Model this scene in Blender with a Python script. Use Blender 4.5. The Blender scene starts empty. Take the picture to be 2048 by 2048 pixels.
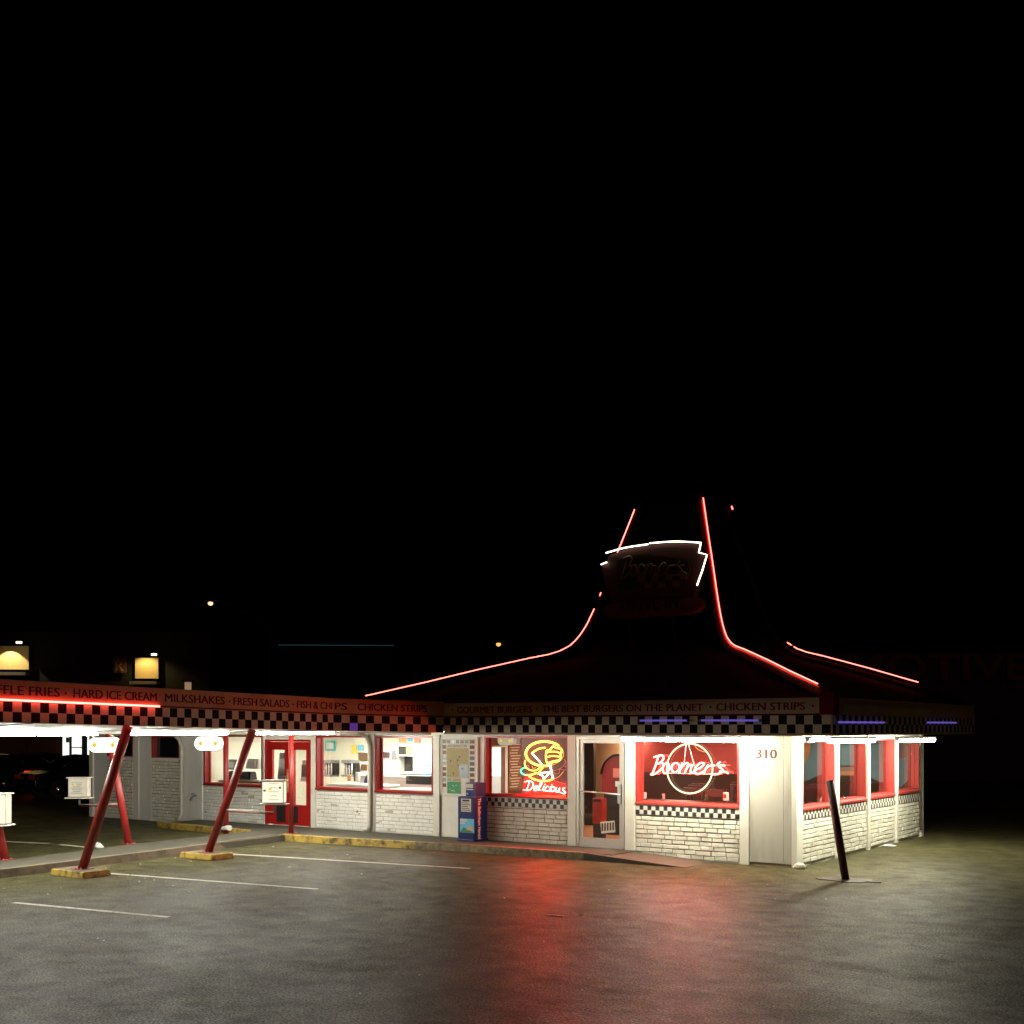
import bpy, math, random
from mathutils import Vector, Matrix
random.seed(7)
R = math.radians
PI = math.pi
S = bpy.context.scene
C = S.collection

# ------------------------------------------------------------------ camera
F = 2317.0; EYE = 2.4; CX, CY = 7.66, -19.0
FX, FY, RX, RY = -.5835, .8121, .8121, .5835
cam = bpy.data.cameras.new('camera'); co = bpy.data.objects.new('camera', cam); C.objects.link(co)
cam.sensor_width = 36; cam.lens = F / 2048 * 36; cam.shift_y = .2114
cam.clip_end = 600; cam.clip_start = .1
co.location = (CX, CY, EYE)
co.rotation_euler = (R(90), 0, math.atan2(-FX, FY))
S.camera = co

# ------------------------------------------------------------------ sky (night) and the faint glow of the street
W = bpy.data.worlds.new('World'); S.world = W; W.use_nodes = True
wn = W.node_tree
bg = wn.nodes['Background']
sky = wn.nodes.new('ShaderNodeTexSky'); sky.sky_type = 'NISHITA'; sky.sun_disc = False
sky.sun_elevation = R(-9); sky.sun_rotation = R(200)
wn.links.new(sky.outputs[0], bg.inputs[0]); bg.inputs[1].default_value = .05
sun = bpy.data.lights.new('sun', 'SUN'); sun.energy = .045; sun.angle = R(12); sun.color = (1, .42, .24)
so = bpy.data.objects.new('sun', sun); C.objects.link(so)
so.rotation_euler = Vector((-.6, .95, -.38)).to_track_quat('-Z', 'Y').to_euler()
S.view_settings.view_transform = 'Standard'; S.view_settings.look = 'None'
S.view_settings.exposure = 0; S.view_settings.gamma = 1
S.render.engine = 'CYCLES'
S.cycles.max_bounces = 7; S.cycles.transparent_max_bounces = 12
S.cycles.sample_clamp_indirect = 4

# ------------------------------------------------------------------ measuring helpers (photo pixel -> point on a real plane)
def ray(x):
    u = (x - 1024) / F
    return FX + u * RX, FY + u * RY
def at_y(x, y, Y=0.):
    a, b = ray(x); t = (Y - CY) / b
    return Vector((CX + a * t, Y, EYE + (1457 - y) / F * t))
def at_x(x, y, X=0.):
    a, b = ray(x); t = (X - CX) / a
    return Vector((X, CY + b * t, EYE + (1457 - y) / F * t))
def at_z(x, y, Z=0.):
    t = (EYE - Z) * F / (y - 1457); a, b = ray(x)
    return Vector((CX + a * t, CY + b * t, Z))
def at_d(x, y, d):
    a, b = ray(x)
    return Vector((CX + a * d, CY + b * d, EYE + (1457 - y) / F * d))

# ------------------------------------------------------------------ materials
def mat(name):
    m = bpy.data.materials.new(name); m.use_nodes = True
    nt = m.node_tree; nt.nodes.clear()
    return m, nt, nt.nodes.new, nt.links.new
def paint(name, col, rough=.5, metal=0., dirt=.0, dirtcol=(.12, .09, .06), scale=3., bump=0., bscale=60., spec=.5, stretch=(1, 1, 1)):
    m, nt, N, L = mat(name)
    o = N('ShaderNodeOutputMaterial'); p = N('ShaderNodeBsdfPrincipled'); L(p.outputs[0], o.inputs[0])
    p.inputs['Base Color'].default_value = (*col, 1); p.inputs['Roughness'].default_value = rough
    p.inputs['Metallic'].default_value = metal; p.inputs['Specular IOR Level'].default_value = spec
    tc = N('ShaderNodeTexCoord'); mp = N('ShaderNodeMapping'); mp.inputs['Scale'].default_value = stretch
    L(tc.outputs['Object'], mp.inputs[0])
    if dirt > 0:
        n = N('ShaderNodeTexNoise'); n.inputs['Scale'].default_value = scale; n.inputs['Detail'].default_value = 8; n.inputs['Roughness'].default_value = .65
        L(mp.outputs[0], n.inputs['Vector'])
        r = N('ShaderNodeMapRange'); r.inputs[1].default_value = .45; r.inputs[2].default_value = .8; r.inputs[3].default_value = 0; r.inputs[4].default_value = dirt
        L(n.outputs['Fac'], r.inputs[0])
        mx = N('ShaderNodeMix'); mx.data_type = 'RGBA'; mx.inputs[6].default_value = (*col, 1); mx.inputs[7].default_value = (*dirtcol, 1)
        L(r.outputs[0], mx.inputs[0]); L(mx.outputs[2], p.inputs['Base Color'])
        r2 = N('ShaderNodeMapRange'); r2.inputs[3].default_value = rough - .08; r2.inputs[4].default_value = min(1, rough + .15)
        L(n.outputs['Fac'], r2.inputs[0]); L(r2.outputs[0], p.inputs['Roughness'])
    if bump > 0:
        b = N('ShaderNodeTexNoise'); b.inputs['Scale'].default_value = bscale; b.inputs['Detail'].default_value = 5
        L(mp.outputs[0], b.inputs['Vector'])
        bp = N('ShaderNodeBump'); bp.inputs['Strength'].default_value = bump; bp.inputs['Distance'].default_value = .01
        L(b.outputs['Fac'], bp.inputs['Height']); L(bp.outputs[0], p.inputs['Normal'])
    return m
def glow(name, col, s):
    m, nt, N, L = mat(name)
    o = N('ShaderNodeOutputMaterial'); e = N('ShaderNodeEmission'); e.inputs[0].default_value = (*col, 1); e.inputs[1].default_value = s
    L(e.outputs[0], o.inputs[0]); return m
def glass(name, refl=.10, tint=(1, 1, 1)):
    m, nt, N, L = mat(name)
    o = N('ShaderNodeOutputMaterial'); t = N('ShaderNodeBsdfTransparent'); t.inputs[0].default_value = (*tint, 1)
    g = N('ShaderNodeBsdfGlossy'); g.inputs['Roughness'].default_value = .02
    lw = N('ShaderNodeFresnel'); lw.inputs[0].default_value = 1.45
    mr = N('ShaderNodeMath'); mr.operation = 'MULTIPLY'; mr.inputs[1].default_value = refl * 15
    L(lw.outputs[0], mr.inputs[0])
    mn = N('ShaderNodeMath'); mn.operation = 'MINIMUM'; mn.inputs[1].default_value = .6; L(mr.outputs[0], mn.inputs[0])
    mx = N('ShaderNodeMixShader'); L(mn.outputs[0], mx.inputs[0]); L(t.outputs[0], mx.inputs[1]); L(g.outputs[0], mx.inputs[2])
    L(mx.outputs[0], o.inputs[0]); return m

def asphalt():
    m, nt, N, L = mat('asphalt')
    o = N('ShaderNodeOutputMaterial'); p = N('ShaderNodeBsdfPrincipled'); L(p.outputs[0], o.inputs[0])
    tc = N('ShaderNodeTexCoord')
    big = N('ShaderNodeTexNoise'); big.inputs['Scale'].default_value = .55; big.inputs['Detail'].default_value = 6; big.inputs['Roughness'].default_value = .6
    L(tc.outputs['Object'], big.inputs['Vector'])
    mp = N('ShaderNodeMapping'); mp.inputs['Rotation'].default_value = (0, 0, R(35)); mp.inputs['Scale'].default_value = (.5, 2.2, 1); L(tc.outputs['Object'], mp.inputs[0])
    streak = N('ShaderNodeTexNoise'); streak.inputs['Scale'].default_value = 1.1; streak.inputs['Detail'].default_value = 7; streak.inputs['Roughness'].default_value = .7
    L(mp.outputs[0], streak.inputs['Vector'])
    fine = N('ShaderNodeTexNoise'); fine.inputs['Scale'].default_value = 42; fine.inputs['Detail'].default_value = 4; fine.inputs['Roughness'].default_value = .7
    L(tc.outputs['Object'], fine.inputs['Vector'])
    vor = N('ShaderNodeTexVoronoi'); vor.inputs['Scale'].default_value = 38; L(tc.outputs['Object'], vor.inputs['Vector'])
    # colour
    cr = N('ShaderNodeValToRGB'); e = cr.color_ramp.elements
    e[0].position = .3; e[0].color = (.008, .009, .004, 1); e[1].position = .66; e[1].color = (.165, .150, .070, 1)
    mixf = N('ShaderNodeMath'); mixf.operation = 'MULTIPLY_ADD'; mixf.inputs[1].default_value = .55; L(fine.outputs['Fac'], mixf.inputs[0])
    h = N('ShaderNodeMath'); h.operation = 'MULTIPLY'; h.inputs[1].default_value = .5; L(streak.outputs['Fac'], h.inputs[0]); L(h.outputs[0], mixf.inputs[2])
    L(mixf.outputs[0], cr.inputs[0])
    # oil stains
    st = N('ShaderNodeTexNoise'); st.inputs['Scale'].default_value = .8; st.inputs['Detail'].default_value = 3; L(tc.outputs['Object'], st.inputs['Vector'])
    sr = N('ShaderNodeMapRange'); sr.inputs[1].default_value = .6; sr.inputs[2].default_value = .75; sr.inputs[3].default_value = 1; sr.inputs[4].default_value = .55; L(st.outputs['Fac'], sr.inputs[0])
    mul = N('ShaderNodeMix'); mul.data_type = 'RGBA'; mul.blend_type = 'MULTIPLY'; mul.inputs[0].default_value = 1
    L(cr.outputs[0], mul.inputs[6]); cb = N('ShaderNodeCombineColor'); [L(sr.outputs[0], cb.inputs[i]) for i in range(3)]; L(cb.outputs[0], mul.inputs[7])
    L(mul.outputs[2], p.inputs['Base Color'])
    # roughness: damp, polished streaks
    av = N('ShaderNodeMath'); av.operation = 'ADD'; L(big.outputs['Fac'], av.inputs[0]); L(streak.outputs['Fac'], av.inputs[1])
    rr = N('ShaderNodeMapRange'); rr.inputs[1].default_value = .75; rr.inputs[2].default_value = 1.25; rr.inputs[3].default_value = .36; rr.inputs[4].default_value = .52; L(av.outputs[0], rr.inputs[0])
    L(rr.outputs[0], p.inputs['Roughness'])
    gr = N('ShaderNodeTexNoise'); p.inputs['Specular Tint'].default_value = (1, .88, .52, 1)
    gr.inputs['Scale'].default_value = 44; gr.inputs['Detail'].default_value = 5; gr.inputs['Roughness'].default_value = .75; L(tc.outputs['Object'], gr.inputs['Vector'])
    md = N('ShaderNodeTexNoise'); md.inputs['Scale'].default_value = 2.6; md.inputs['Detail'].default_value = 6; md.inputs['Roughness'].default_value = .65; L(tc.outputs['Object'], md.inputs['Vector'])
    g1 = N('ShaderNodeMapRange'); g1.inputs[1].default_value = .40; g1.inputs[2].default_value = .64; g1.inputs[3].default_value = .02; g1.inputs[4].default_value = 1.0; L(gr.outputs['Fac'], g1.inputs[0])
    g2 = N('ShaderNodeMapRange'); g2.inputs[1].default_value = .36; g2.inputs[2].default_value = .64; g2.inputs[3].default_value = .42; g2.inputs[4].default_value = 1.0; L(md.outputs['Fac'], g2.inputs[0])
    gm = N('ShaderNodeMath'); gm.operation = 'MULTIPLY'; L(g1.outputs[0], gm.inputs[0]); L(g2.outputs[0], gm.inputs[1])
    gs = N('ShaderNodeMath'); gs.operation = 'MULTIPLY'; gs.inputs[1].default_value = .21; L(gm.outputs[0], gs.inputs[0])
    cg = N('ShaderNodeCombineColor'); cq = N('ShaderNodeMath'); cq.operation = 'MULTIPLY_ADD'; cq.inputs[1].default_value = 2.0; cq.inputs[2].default_value = .03; L(gm.outputs[0], cq.inputs[0]); [L(cq.outputs[0], cg.inputs[i]) for i in range(3)]
    m2 = N('ShaderNodeMix'); m2.data_type = 'RGBA'; m2.blend_type = 'MULTIPLY'; m2.inputs[0].default_value = 1; L(mul.outputs[2], m2.inputs[6]); L(cg.outputs[0], m2.inputs[7]); 
    wv = N('ShaderNodeTexNoise'); wv.inputs['Scale'].default_value = 1.4; wv.inputs['Detail'].default_value = 4; L(tc.outputs['Object'], wv.inputs['Vector'])
    wm = N('ShaderNodeMix'); wm.data_type = 'RGBA'; wm.inputs[0].default_value = .22; L(tc.outputs['Object'], wm.inputs[6]); wm.blend_type = 'ADD'; L(wv.outputs['Color'], wm.inputs[7])
    ck = N('ShaderNodeTexVoronoi'); ck.feature = 'DISTANCE_TO_EDGE'; ck.inputs['Scale'].default_value = .33; L(wm.outputs[2], ck.inputs['Vector'])
    ckr = N('ShaderNodeMapRange'); ckr.inputs[1].default_value = .002; ckr.inputs[2].default_value = .009; ckr.inputs[3].default_value = .92; ckr.inputs[4].default_value = 1; L(ck.outputs['Distance'], ckr.inputs[0])
    ckc = N('ShaderNodeCombineColor'); [L(ckr.outputs[0], ckc.inputs[i]) for i in range(3)]
    m3 = N('ShaderNodeMix'); m3.data_type = 'RGBA'; m3.blend_type = 'MULTIPLY'; m3.inputs[0].default_value = 1; L(m2.outputs[2], m3.inputs[6]); L(ckc.outputs[0], m3.inputs[7]); L(m3.outputs[2], p.inputs['Base Color'])
    gx = N('ShaderNodeMath'); gx.operation = 'MULTIPLY'; L(gs.outputs[0], gx.inputs[0]); L(ckr.outputs[0], gx.inputs[1]); L(gx.outputs[0], p.inputs['Specular IOR Level'])
    # bump
    b1 = N('ShaderNodeBump'); b1.inputs['Strength'].default_value = .5; b1.inputs['Distance'].default_value = .06; L(streak.outputs['Fac'], b1.inputs['Height'])
    b2 = N('ShaderNodeBump'); b2.inputs['Strength'].default_value = .9; b2.inputs['Distance'].default_value = .013; L(fine.outputs['Fac'], b2.inputs['Height']); L(b1.outputs[0], b2.inputs['Normal'])
    b3 = N('ShaderNodeBump'); b3.inputs['Strength'].default_value = .5; b3.inputs['Distance'].default_value = .008; b3.invert = True; L(vor.outputs['Distance'], b3.inputs['Height']); L(b2.outputs[0], b3.inputs['Normal'])
    L(b3.outputs[0], p.inputs['Normal'])
    return m

M = dict(
    asphalt=asphalt(),
    concrete=paint('concrete', (.062, .058, .038), .7, dirt=.8, dirtcol=(.10, .09, .07), scale=2.5, bump=.5, bscale=40),
    kerb=paint('kerb_concrete', (.15, .12, .08), .7, dirt=.9, dirtcol=(.05, .035, .02), scale=5, bump=.6, bscale=30),
    yellow=paint('yellow_kerb_paint', (.50, .34, .06), .6, dirt=1.8, dirtcol=(.09, .06, .025), scale=6, bump=.5, bscale=35),
    yellow_worn=paint('worn_yellow_kerb', (.24, .18, .08), .6, dirt=2., dirtcol=(.10, .075, .045), scale=9, bump=.6, bscale=35),
    line=paint('line_paint', (.75, .70, .55), .6, dirt=.9, dirtcol=(.10, .09, .07), scale=9),
    white=paint('white_wall_paint', (.78, .76, .70), .55, dirt=.5, dirtcol=(.42, .36, .26), scale=1.2, bump=.12, bscale=30, stretch=(1, 1, .25)),
    panel=paint('corner_panel_paint', (.48, .45, .38), .6, dirt=1.1, dirtcol=(.20, .165, .11), scale=1.6, bump=.15, stretch=(1, 1, .2)),
    brickw=paint('painted_brick_white', (.86, .84, .78), .6, dirt=.4, dirtcol=(.5, .45, .34), scale=4, bump=.5, bscale=35),
    mortarw=paint('painted_joint', (.50, .46, .38), .8, dirt=.5, dirtcol=(.3, .25, .17), scale=6),
    brick=paint('painted_brick', (.80, .76, .64), .6, dirt=.55, dirtcol=(.38, .31, .2), scale=5, bump=.5, bscale=35),
    mortar=paint('mortar', (.26, .20, .13), .85, dirt=.5, dirtcol=(.1, .07, .04), scale=6),
    trim=paint('white_trim', (.76, .72, .63), .5, dirt=.25, dirtcol=(.4, .33, .22), scale=4),
    red=paint('red_paint', (.36, .010, .008), .35, dirt=.35, dirtcol=(.22, .01, .008), scale=4, bump=.1),
    redpole=paint('red_pole_paint', (.25, .014, .012), .38, dirt=.6, dirtcol=(.07, .012, .008), scale=8, bump=.2),
    redpink=paint('lamplit_red_frame', (.38, .045, .035), .3, dirt=.3, dirtcol=(.25, .02, .015), scale=6),  # red frame copy made pinker, strong eave light put into the colour
    redframe=paint('red_frame_paint', (.24, .014, .012), .3, dirt=.2, dirtcol=(.25, .02, .01), scale=6),
    fascia_b=paint('fascia_black', (.010, .006, .006), .9, spec=.05),
    fascia_w=paint('fascia_white', (.38, .30, .22), .85, spec=.1, dirt=.6, dirtcol=(.18, .14, .1), scale=6),
    board=paint('letter_board', (.29, .20, .14), .85, spec=.1, dirt=.6, dirtcol=(.16, .11, .08), scale=1.8),
    check_w=paint('check_white', (.70, .66, .58), .5, dirt=.45, dirtcol=(.36, .3, .22), scale=6),
    check_b=paint('check_black', (.018, .014, .014), .45),
    letter=paint('letter_red', (.085, .003, .003), .85, spec=.05),
    number=paint('number_red', (.10, .002, .001), .45),
    roof=paint('roof_shingle', (.006, .004, .004), .95, spec=.05, dirt=.6, dirtcol=(.003, .0025, .0025), scale=3, bump=.8, bscale=25),
    hip=paint('hip_metal_halo', (.30, .02, .015), .4),  # nearest hip only, red neon halo put into the colour
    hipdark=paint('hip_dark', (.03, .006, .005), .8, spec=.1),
    signdark=paint('sign_face', (.05, .010, .008), .6),
    pill=paint('sign_pill', (.12, .03, .02), .7),
    signtext=paint('sign_letter', (.16, .09, .04), .5),
    alu=paint('aluminium', (.62, .58, .52), .35, metal=.6, dirt=.2, dirtcol=(.4, .35, .3), scale=8),
    pipe=paint('downspout_paint', (.60, .56, .48), .45, dirt=.6, dirtcol=(.25, .2, .14), scale=3),
    soffit=paint('soffit_white', (.82, .82, .78), .5, dirt=.2, dirtcol=(.5, .48, .42), scale=1),
    dark=paint('dark_plastic', (.02, .018, .018), .4),
    blackp=paint('black_chair', (.055, .028, .022), .3),
    steel=paint('stainless', (.55, .56, .56), .3, metal=.9),
    greym=paint('grey_metal', (.25, .26, .27), .4, metal=.5),
    blue=paint('blue_box', (.002, .012, .11), .35, dirt=.4, dirtcol=(.008, .01, .06), scale=7),
    paper=paint('paper', (.66, .62, .54), .8, dirt=.3, dirtcol=(.5, .46, .4), scale=20),
    wall_in=paint('kitchen_wall', (.84, .82, .70), .5, dirt=.25, dirtcol=(.7, .62, .4), scale=2),
    floor_in=paint('tile_floor', (.40, .20, .09), .35, dirt=.3, dirtcol=(.25, .12, .06), scale=3),
    tan=paint('dining_wall', (.62, .42, .24), .6),
    redwall=paint('dining_red_wall', (.42, .07, .06), .55),
    kitchen_floor=paint('kitchen_floor', (.4, .36, .3), .5),
    counter=paint('counter_top', (.80, .78, .70), .35),
    cardboard=paint('cardboard', (.42, .28, .14), .8, dirt=.4, dirtcol=(.3, .2, .1), scale=12),
    green=paint('poster_green', (.03, .25, .09), .5, dirt=.5, dirtcol=(.02, .12, .06), scale=25),
    map=paint('poster_map', (.40, .33, .14), .6, dirt=1., dirtcol=(.14, .12, .05), scale=28),
    teal=paint('teal_print', (.05, .5, .52), .5), cyan=paint('light_blue_print', (.15, .5, .75), .5),
    yel=paint('yellow_print', (.85, .70, .12), .5), orange=paint('orange_print', (.75, .4, .16), .5), pink=paint('pink_print', (.8, .3, .26), .5),
    brown=paint('brown_print', (.12, .06, .03), .5), navy=paint('navy_cloth', (.02, .02, .12), .7),
    mural_blue=paint('mural_blue', (.17, .40, .50), .6, dirt=.7, dirtcol=(.20, .30, .34), scale=1.3),
    mural_tan=paint('mural_tan', (.70, .42, .18), .6, dirt=.3, dirtcol=(.45, .26, .15), scale=2),
    mural_grey=paint('mural_grey', (.30, .25, .22), .6), mural_dark=paint('mural_dark', (.045, .035, .02), .6, dirt=.5, dirtcol=(.09, .07, .03), scale=4),
    mural_green=paint('mural_green', (.10, .10, .04), .6), mural_gold=paint('mural_gold', (.6, .5, .18), .6),
    rock=paint('pale_stone', (.55, .50, .42), .8, bump=.6, bscale=15),
    carpaint=paint('black_car_paint', (.012, .011, .012), .18, spec=.8), tyre=paint('tyre', (.012, .012, .012), .8),
    carglass=paint('car_glass', (.01, .01, .012), .05, spec=.9), chrome=paint('chrome', (.6, .6, .6), .15, metal=1),
    brickred=paint('brown_brick', (.16, .06, .035), .8, dirt=.5, dirtcol=(.08, .03, .02), scale=8),
    darkwall=paint('dark_wall', (.006, .005, .004), .8, dirt=.5, dirtcol=(.03, .02, .015), scale=1.5),
    stucco=paint('cream_stucco', (.62, .50, .25), .8, bump=.3, bscale=12),
    galv=paint('galvanised', (.05, .045, .04), .5, metal=.6),
    menu=paint('menu_print', (.16, .07, .035), .5, dirt=.9, dirtcol=(.42, .26, .14), scale=30),
    hand=paint('chalk_text', (.7, .62, .5), .6),
    cup=paint('white_cup', (.8, .8, .76), .5), ketchup=paint('ketchup_red', (.5, .02, .01), .3),
    glass=glass('window_glass', .055), glass_dark=paint('dark_glass', (.008, .008, .01), .06, spec=.6),
    backing=paint('sign_backing', (.10, .03, .016), .4),
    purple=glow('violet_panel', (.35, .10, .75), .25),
    tube_white=glow('fluorescent', (1, .97, .78), 190),
    tube_canopy=glow('fluorescent_canopy', (1, .99, .86), 300),
    tube_side=glow('fluorescent_side', (1, .98, .78), 250),
    tube_fill=glow('fluorescent_fill_row', (1, .98, .84), 25),  # weak fill row added under the canopy
    streak_violet=glow('violet_streak', (.24, .17, .9), .45),
    neon_red=glow('neon_red', (1, .075, .055), 16),
    neon_white=glow('neon_white', (1, .90, .68), 6),
    neon_yellow=glow('neon_yellow', (1, .46, .045), 9),
    neon_ring=glow('neon_ring', (1, .84, .50), 2.2),
    neon_amber=glow('neon_amber_dim', (1, .45, .12), 1.1),
    neon_pinkdim=glow('neon_pink_dim', (1, .22, .14), .9),
    neon_green=glow('neon_green', (.10, 1, .42), 3.0),
    neon_script_deep=glow('neon_script_deep', (1, .011, .008), 300),
    neon_script=glow('neon_script', (1, .022, .016), 200),
    lamp_in=glow('kitchen_lamp', (1, .96, .82), 42),
    lamp_dine=glow('dining_lamp', (1, .72, .50), 60),
    menu_lit=glow('lit_menu_panel', (1, .90, .66), 1.15),
    sign_lit=glow('lit_oval_sign', (1, .97, .86), 2.6),
    amber_dot=glow('lit_yellow_dot', (1, .62, .03), 1.0),
    street=glow('street_lamp_lens', (1, .50, .26), 2.4),
    warm=glow('warm_lamp', (1, .78, .38), 14),
    shop=glow('lit_shop_window', (.93, 1, .9), 1.3),
    tail=glow('tail_light', (1, .03, .02), 1.6),
    teal_dim=glow('teal_tube', (.15, .55, .6), .09),
)

# ------------------------------------------------------------------ mesh builder
class MB:
    def __init__(s): s.v = []; s.f = []; s.mi = []; s.sm = []; s.m = []
    def slot(s, m):
        if m not in s.m: s.m.append(m)
        return s.m.index(m)
    def face(s, pts, m, smooth=False):
        n = len(s.v); s.v += [tuple(p) for p in pts]; s.f.append(tuple(range(n, n + len(pts)))); s.mi.append(s.slot(m)); s.sm.append(smooth)
    def box(s, a, b, m):
        x0, y0, z0 = [min(a[i], b[i]) for i in range(3)]; x1, y1, z1 = [max(a[i], b[i]) for i in range(3)]
        s.hexa([(x0, y0, z0), (x1, y0, z0), (x1, y1, z0), (x0, y1, z0), (x0, y0, z1), (x1, y0, z1), (x1, y1, z1), (x0, y1, z1)], m)
        return s
    def hexa(s, p, m):
        n = len(s.v); s.v += [tuple(q) for q in p]; k = s.slot(m)
        for f in ((0, 3, 2, 1), (4, 5, 6, 7), (0, 1, 5, 4), (1, 2, 6, 5), (2, 3, 7, 6), (3, 0, 4, 7)):
            s.f.append(tuple(n + i for i in f)); s.mi.append(k); s.sm.append(False)
    def obox(s, c, ux, uy, uz, m):   # centre and three half vectors
        c, ux, uy, uz = map(Vector, (c, ux, uy, uz))
        s.hexa([c - ux - uy - uz, c + ux - uy - uz, c + ux + uy - uz, c - ux + uy - uz, c - ux - uy + uz, c + ux - uy + uz, c + ux + uy + uz, c - ux + uy + uz], m)
        return s
    def tube(s, pts, r, m, seg=8, closed=False, caps=True):
        pts = [Vector(p) for p in pts]; n = len(pts); k = s.slot(m); base = len(s.v)
        rr = r if isinstance(r, (list, tuple)) else [r] * n
        up = None
        for i, p in enumerate(pts):
            a = pts[(i - 1) % n] if (closed or i > 0) else p; b = pts[(i + 1) % n] if (closed or i < n - 1) else p
            d = (b - a)
            d = d.normalized() if d.length > 1e-7 else Vector((0, 0, 1))
            if up is None:
                up = Vector((0, 0, 1)) if abs(d.z) < .9 else Vector((1, 0, 0))
            x = d.cross(up)
            if x.length < 1e-4: x = d.cross(Vector((.3, 1, .2)))
            x.normalize(); y = x.cross(d).normalized(); up = y
            for j in range(seg):
                q = 2 * PI * j / seg
                s.v.append(tuple(p + (x * math.cos(q) + y * math.sin(q)) * rr[i]))
        rings = n if closed else n - 1
        for i in range(rings):
            for j in range(seg):
                a = base + i * seg + j; b = base + i * seg + (j + 1) % seg
                c = base + ((i + 1) % n) * seg + (j + 1) % seg; d = base + ((i + 1) % n) * seg + j
                s.f.append((a, b, c, d)); s.mi.append(k); s.sm.append(seg > 5)
        if caps and not closed:
            s.f.append(tuple(base + j for j in reversed(range(seg)))); s.mi.append(k); s.sm.append(False)
            s.f.append(tuple(base + (n - 1) * seg + j for j in range(seg))); s.mi.append(k); s.sm.append(False)
        return s
    def cyl(s, a, b, r, m, seg=16, r2=None): return s.tube([a, b], [r, r if r2 is None else r2], m, seg)
    def lathe(s, c, prof, m, seg=20, axis='z'):
        base = len(s.v); k = s.slot(m)
        for (r, z) in prof:
            for j in range(seg):
                q = 2 * PI * j / seg
                l = (r * math.cos(q), r * math.sin(q), z)
                if axis == 'x': l = (l[2], l[0], l[1])
                if axis == 'y': l = (l[0], l[2], l[1])
                s.v.append((c[0] + l[0], c[1] + l[1], c[2] + l[2]))
        for i in range(len(prof) - 1):
            for j in range(seg):
                s.f.append((base + i * seg + j, base + i * seg + (j + 1) % seg, base + (i + 1) * seg + (j + 1) % seg, base + (i + 1) * seg + j)); s.mi.append(k); s.sm.append(True)
        return s
    def prism(s, poly, off, m, m2=None):       # planar polygon and its extrusion
        off = Vector(off); n = len(poly); a = len(s.v); k = s.slot(m); k2 = s.slot(m2 or m)
        s.v += [tuple(p) for p in poly] + [tuple(Vector(p) + off) for p in poly]
        s.f.append(tuple(range(a, a + n))); s.mi.append(k); s.sm.append(False)
        s.f.append(tuple(reversed(range(a + n, a + 2 * n)))); s.mi.append(k); s.sm.append(False)
        for i in range(n):
            j = (i + 1) % n; s.f.append((a + j, a + i, a + n + i, a + n + j)); s.mi.append(k2); s.sm.append(False)
        return s
    def build(s, name, parent=None, bevel=0):
        me = bpy.data.meshes.new(name); me.from_pydata(s.v, [], s.f)
        for m in s.m: me.materials.append(m)
        for i, p in enumerate(me.polygons): p.material_index = s.mi[i]; p.use_smooth = s.sm[i]
        me.update()
        o = bpy.data.objects.new(name, me); C.objects.link(o)
        if parent is not None:
            o.parent = parent; o.matrix_parent_inverse = parent.matrix_world.inverted() if False else Matrix.Translation(-Vector(parent.get('_base', (0, 0, 0))))
        if bevel:
            b = o.modifiers.new('bevel', 'BEVEL'); b.width = bevel; b.segments = 2; b.limit_method = 'ANGLE'
        return o

def tag(o, label, cat, group=None):
    o['label'] = label; o['category'] = cat
    if group: o['group'] = group
    return o
def struct(o): o['kind'] = 'structure'; return o
def thing(name, label, cat, loc=(0, 0, 0), group=None):
    o = bpy.data.objects.new(name, None); C.objects.link(o); o.location = loc; o['_base'] = tuple(loc)
    o.empty_display_size = .3
    return tag(o, label, cat, group)
def sub(o):     # lets a mesh be a parent of world-coordinate meshes
    return o

def text_mesh(mb, body, org, ux, uz, w, h, m, bold=.02, depth=.004, shear=0., fit='both'):
    if bold > .025:
        for i, q in enumerate((-.5, 0, .5)):
            text_mesh(mb, body, Vector(org) + Vector(ux) * (bold * 2.2 * h * q), ux, uz, w, h, m, 0, depth + .0006 * i, shear, fit)
        return
    """writes body into the rectangle org + [0,w]*ux + [0,h]*uz"""
    cu = bpy.data.curves.new('t', 'FONT'); cu.body = body; cu.offset = bold; cu.shear = shear; cu.resolution_u = 3
    ob = bpy.data.objects.new('t', cu); C.objects.link(ob)
    dg = bpy.context.evaluated_depsgraph_get(); me = bpy.data.meshes.new_from_object(ob.evaluated_get(dg))
    vs = [v.co.copy() for v in me.vertices]
    x0 = min(v.x for v in vs); x1 = max(v.x for v in vs); y0 = min(v.y for v in vs); y1 = max(v.y for v in vs)
    sx = w / (x1 - x0); sy = h / (y1 - y0)
    if fit == 'h': sx = sy
    org = Vector(org); ux = Vector(ux); uz = Vector(uz); n = ux.cross(uz)
    base = len(mb.v); k = mb.slot(m)
    mb.v += [tuple(org + ux * ((v.x - x0) * sx) + uz * ((v.y - y0) * sy) + n * depth) for v in vs]
    me.calc_loop_triangles()
    for p in me.loop_triangles: mb.f.append(tuple(base + i for i in p.vertices)); mb.mi.append(k); mb.sm.append(False)
    bpy.data.objects.remove(ob); bpy.data.curves.remove(cu); bpy.data.meshes.remove(me)

def spline(p, n=5):
    p = [Vector(q) for q in p]
    if len(p) < 3: return p
    out = []
    for i in range(len(p) - 1):
        a = p[max(i - 1, 0)]; b = p[i]; c = p[i + 1]; d = p[min(i + 2, len(p) - 1)]
        for k in range(n):
            t = k / n
            out.append(.5 * ((2 * b) + (c - a) * t + (2 * a - 5 * b + 4 * c - d) * t * t + (3 * b - a - 3 * c + d) * t ** 3))
    out.append(p[-1]); return out

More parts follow.
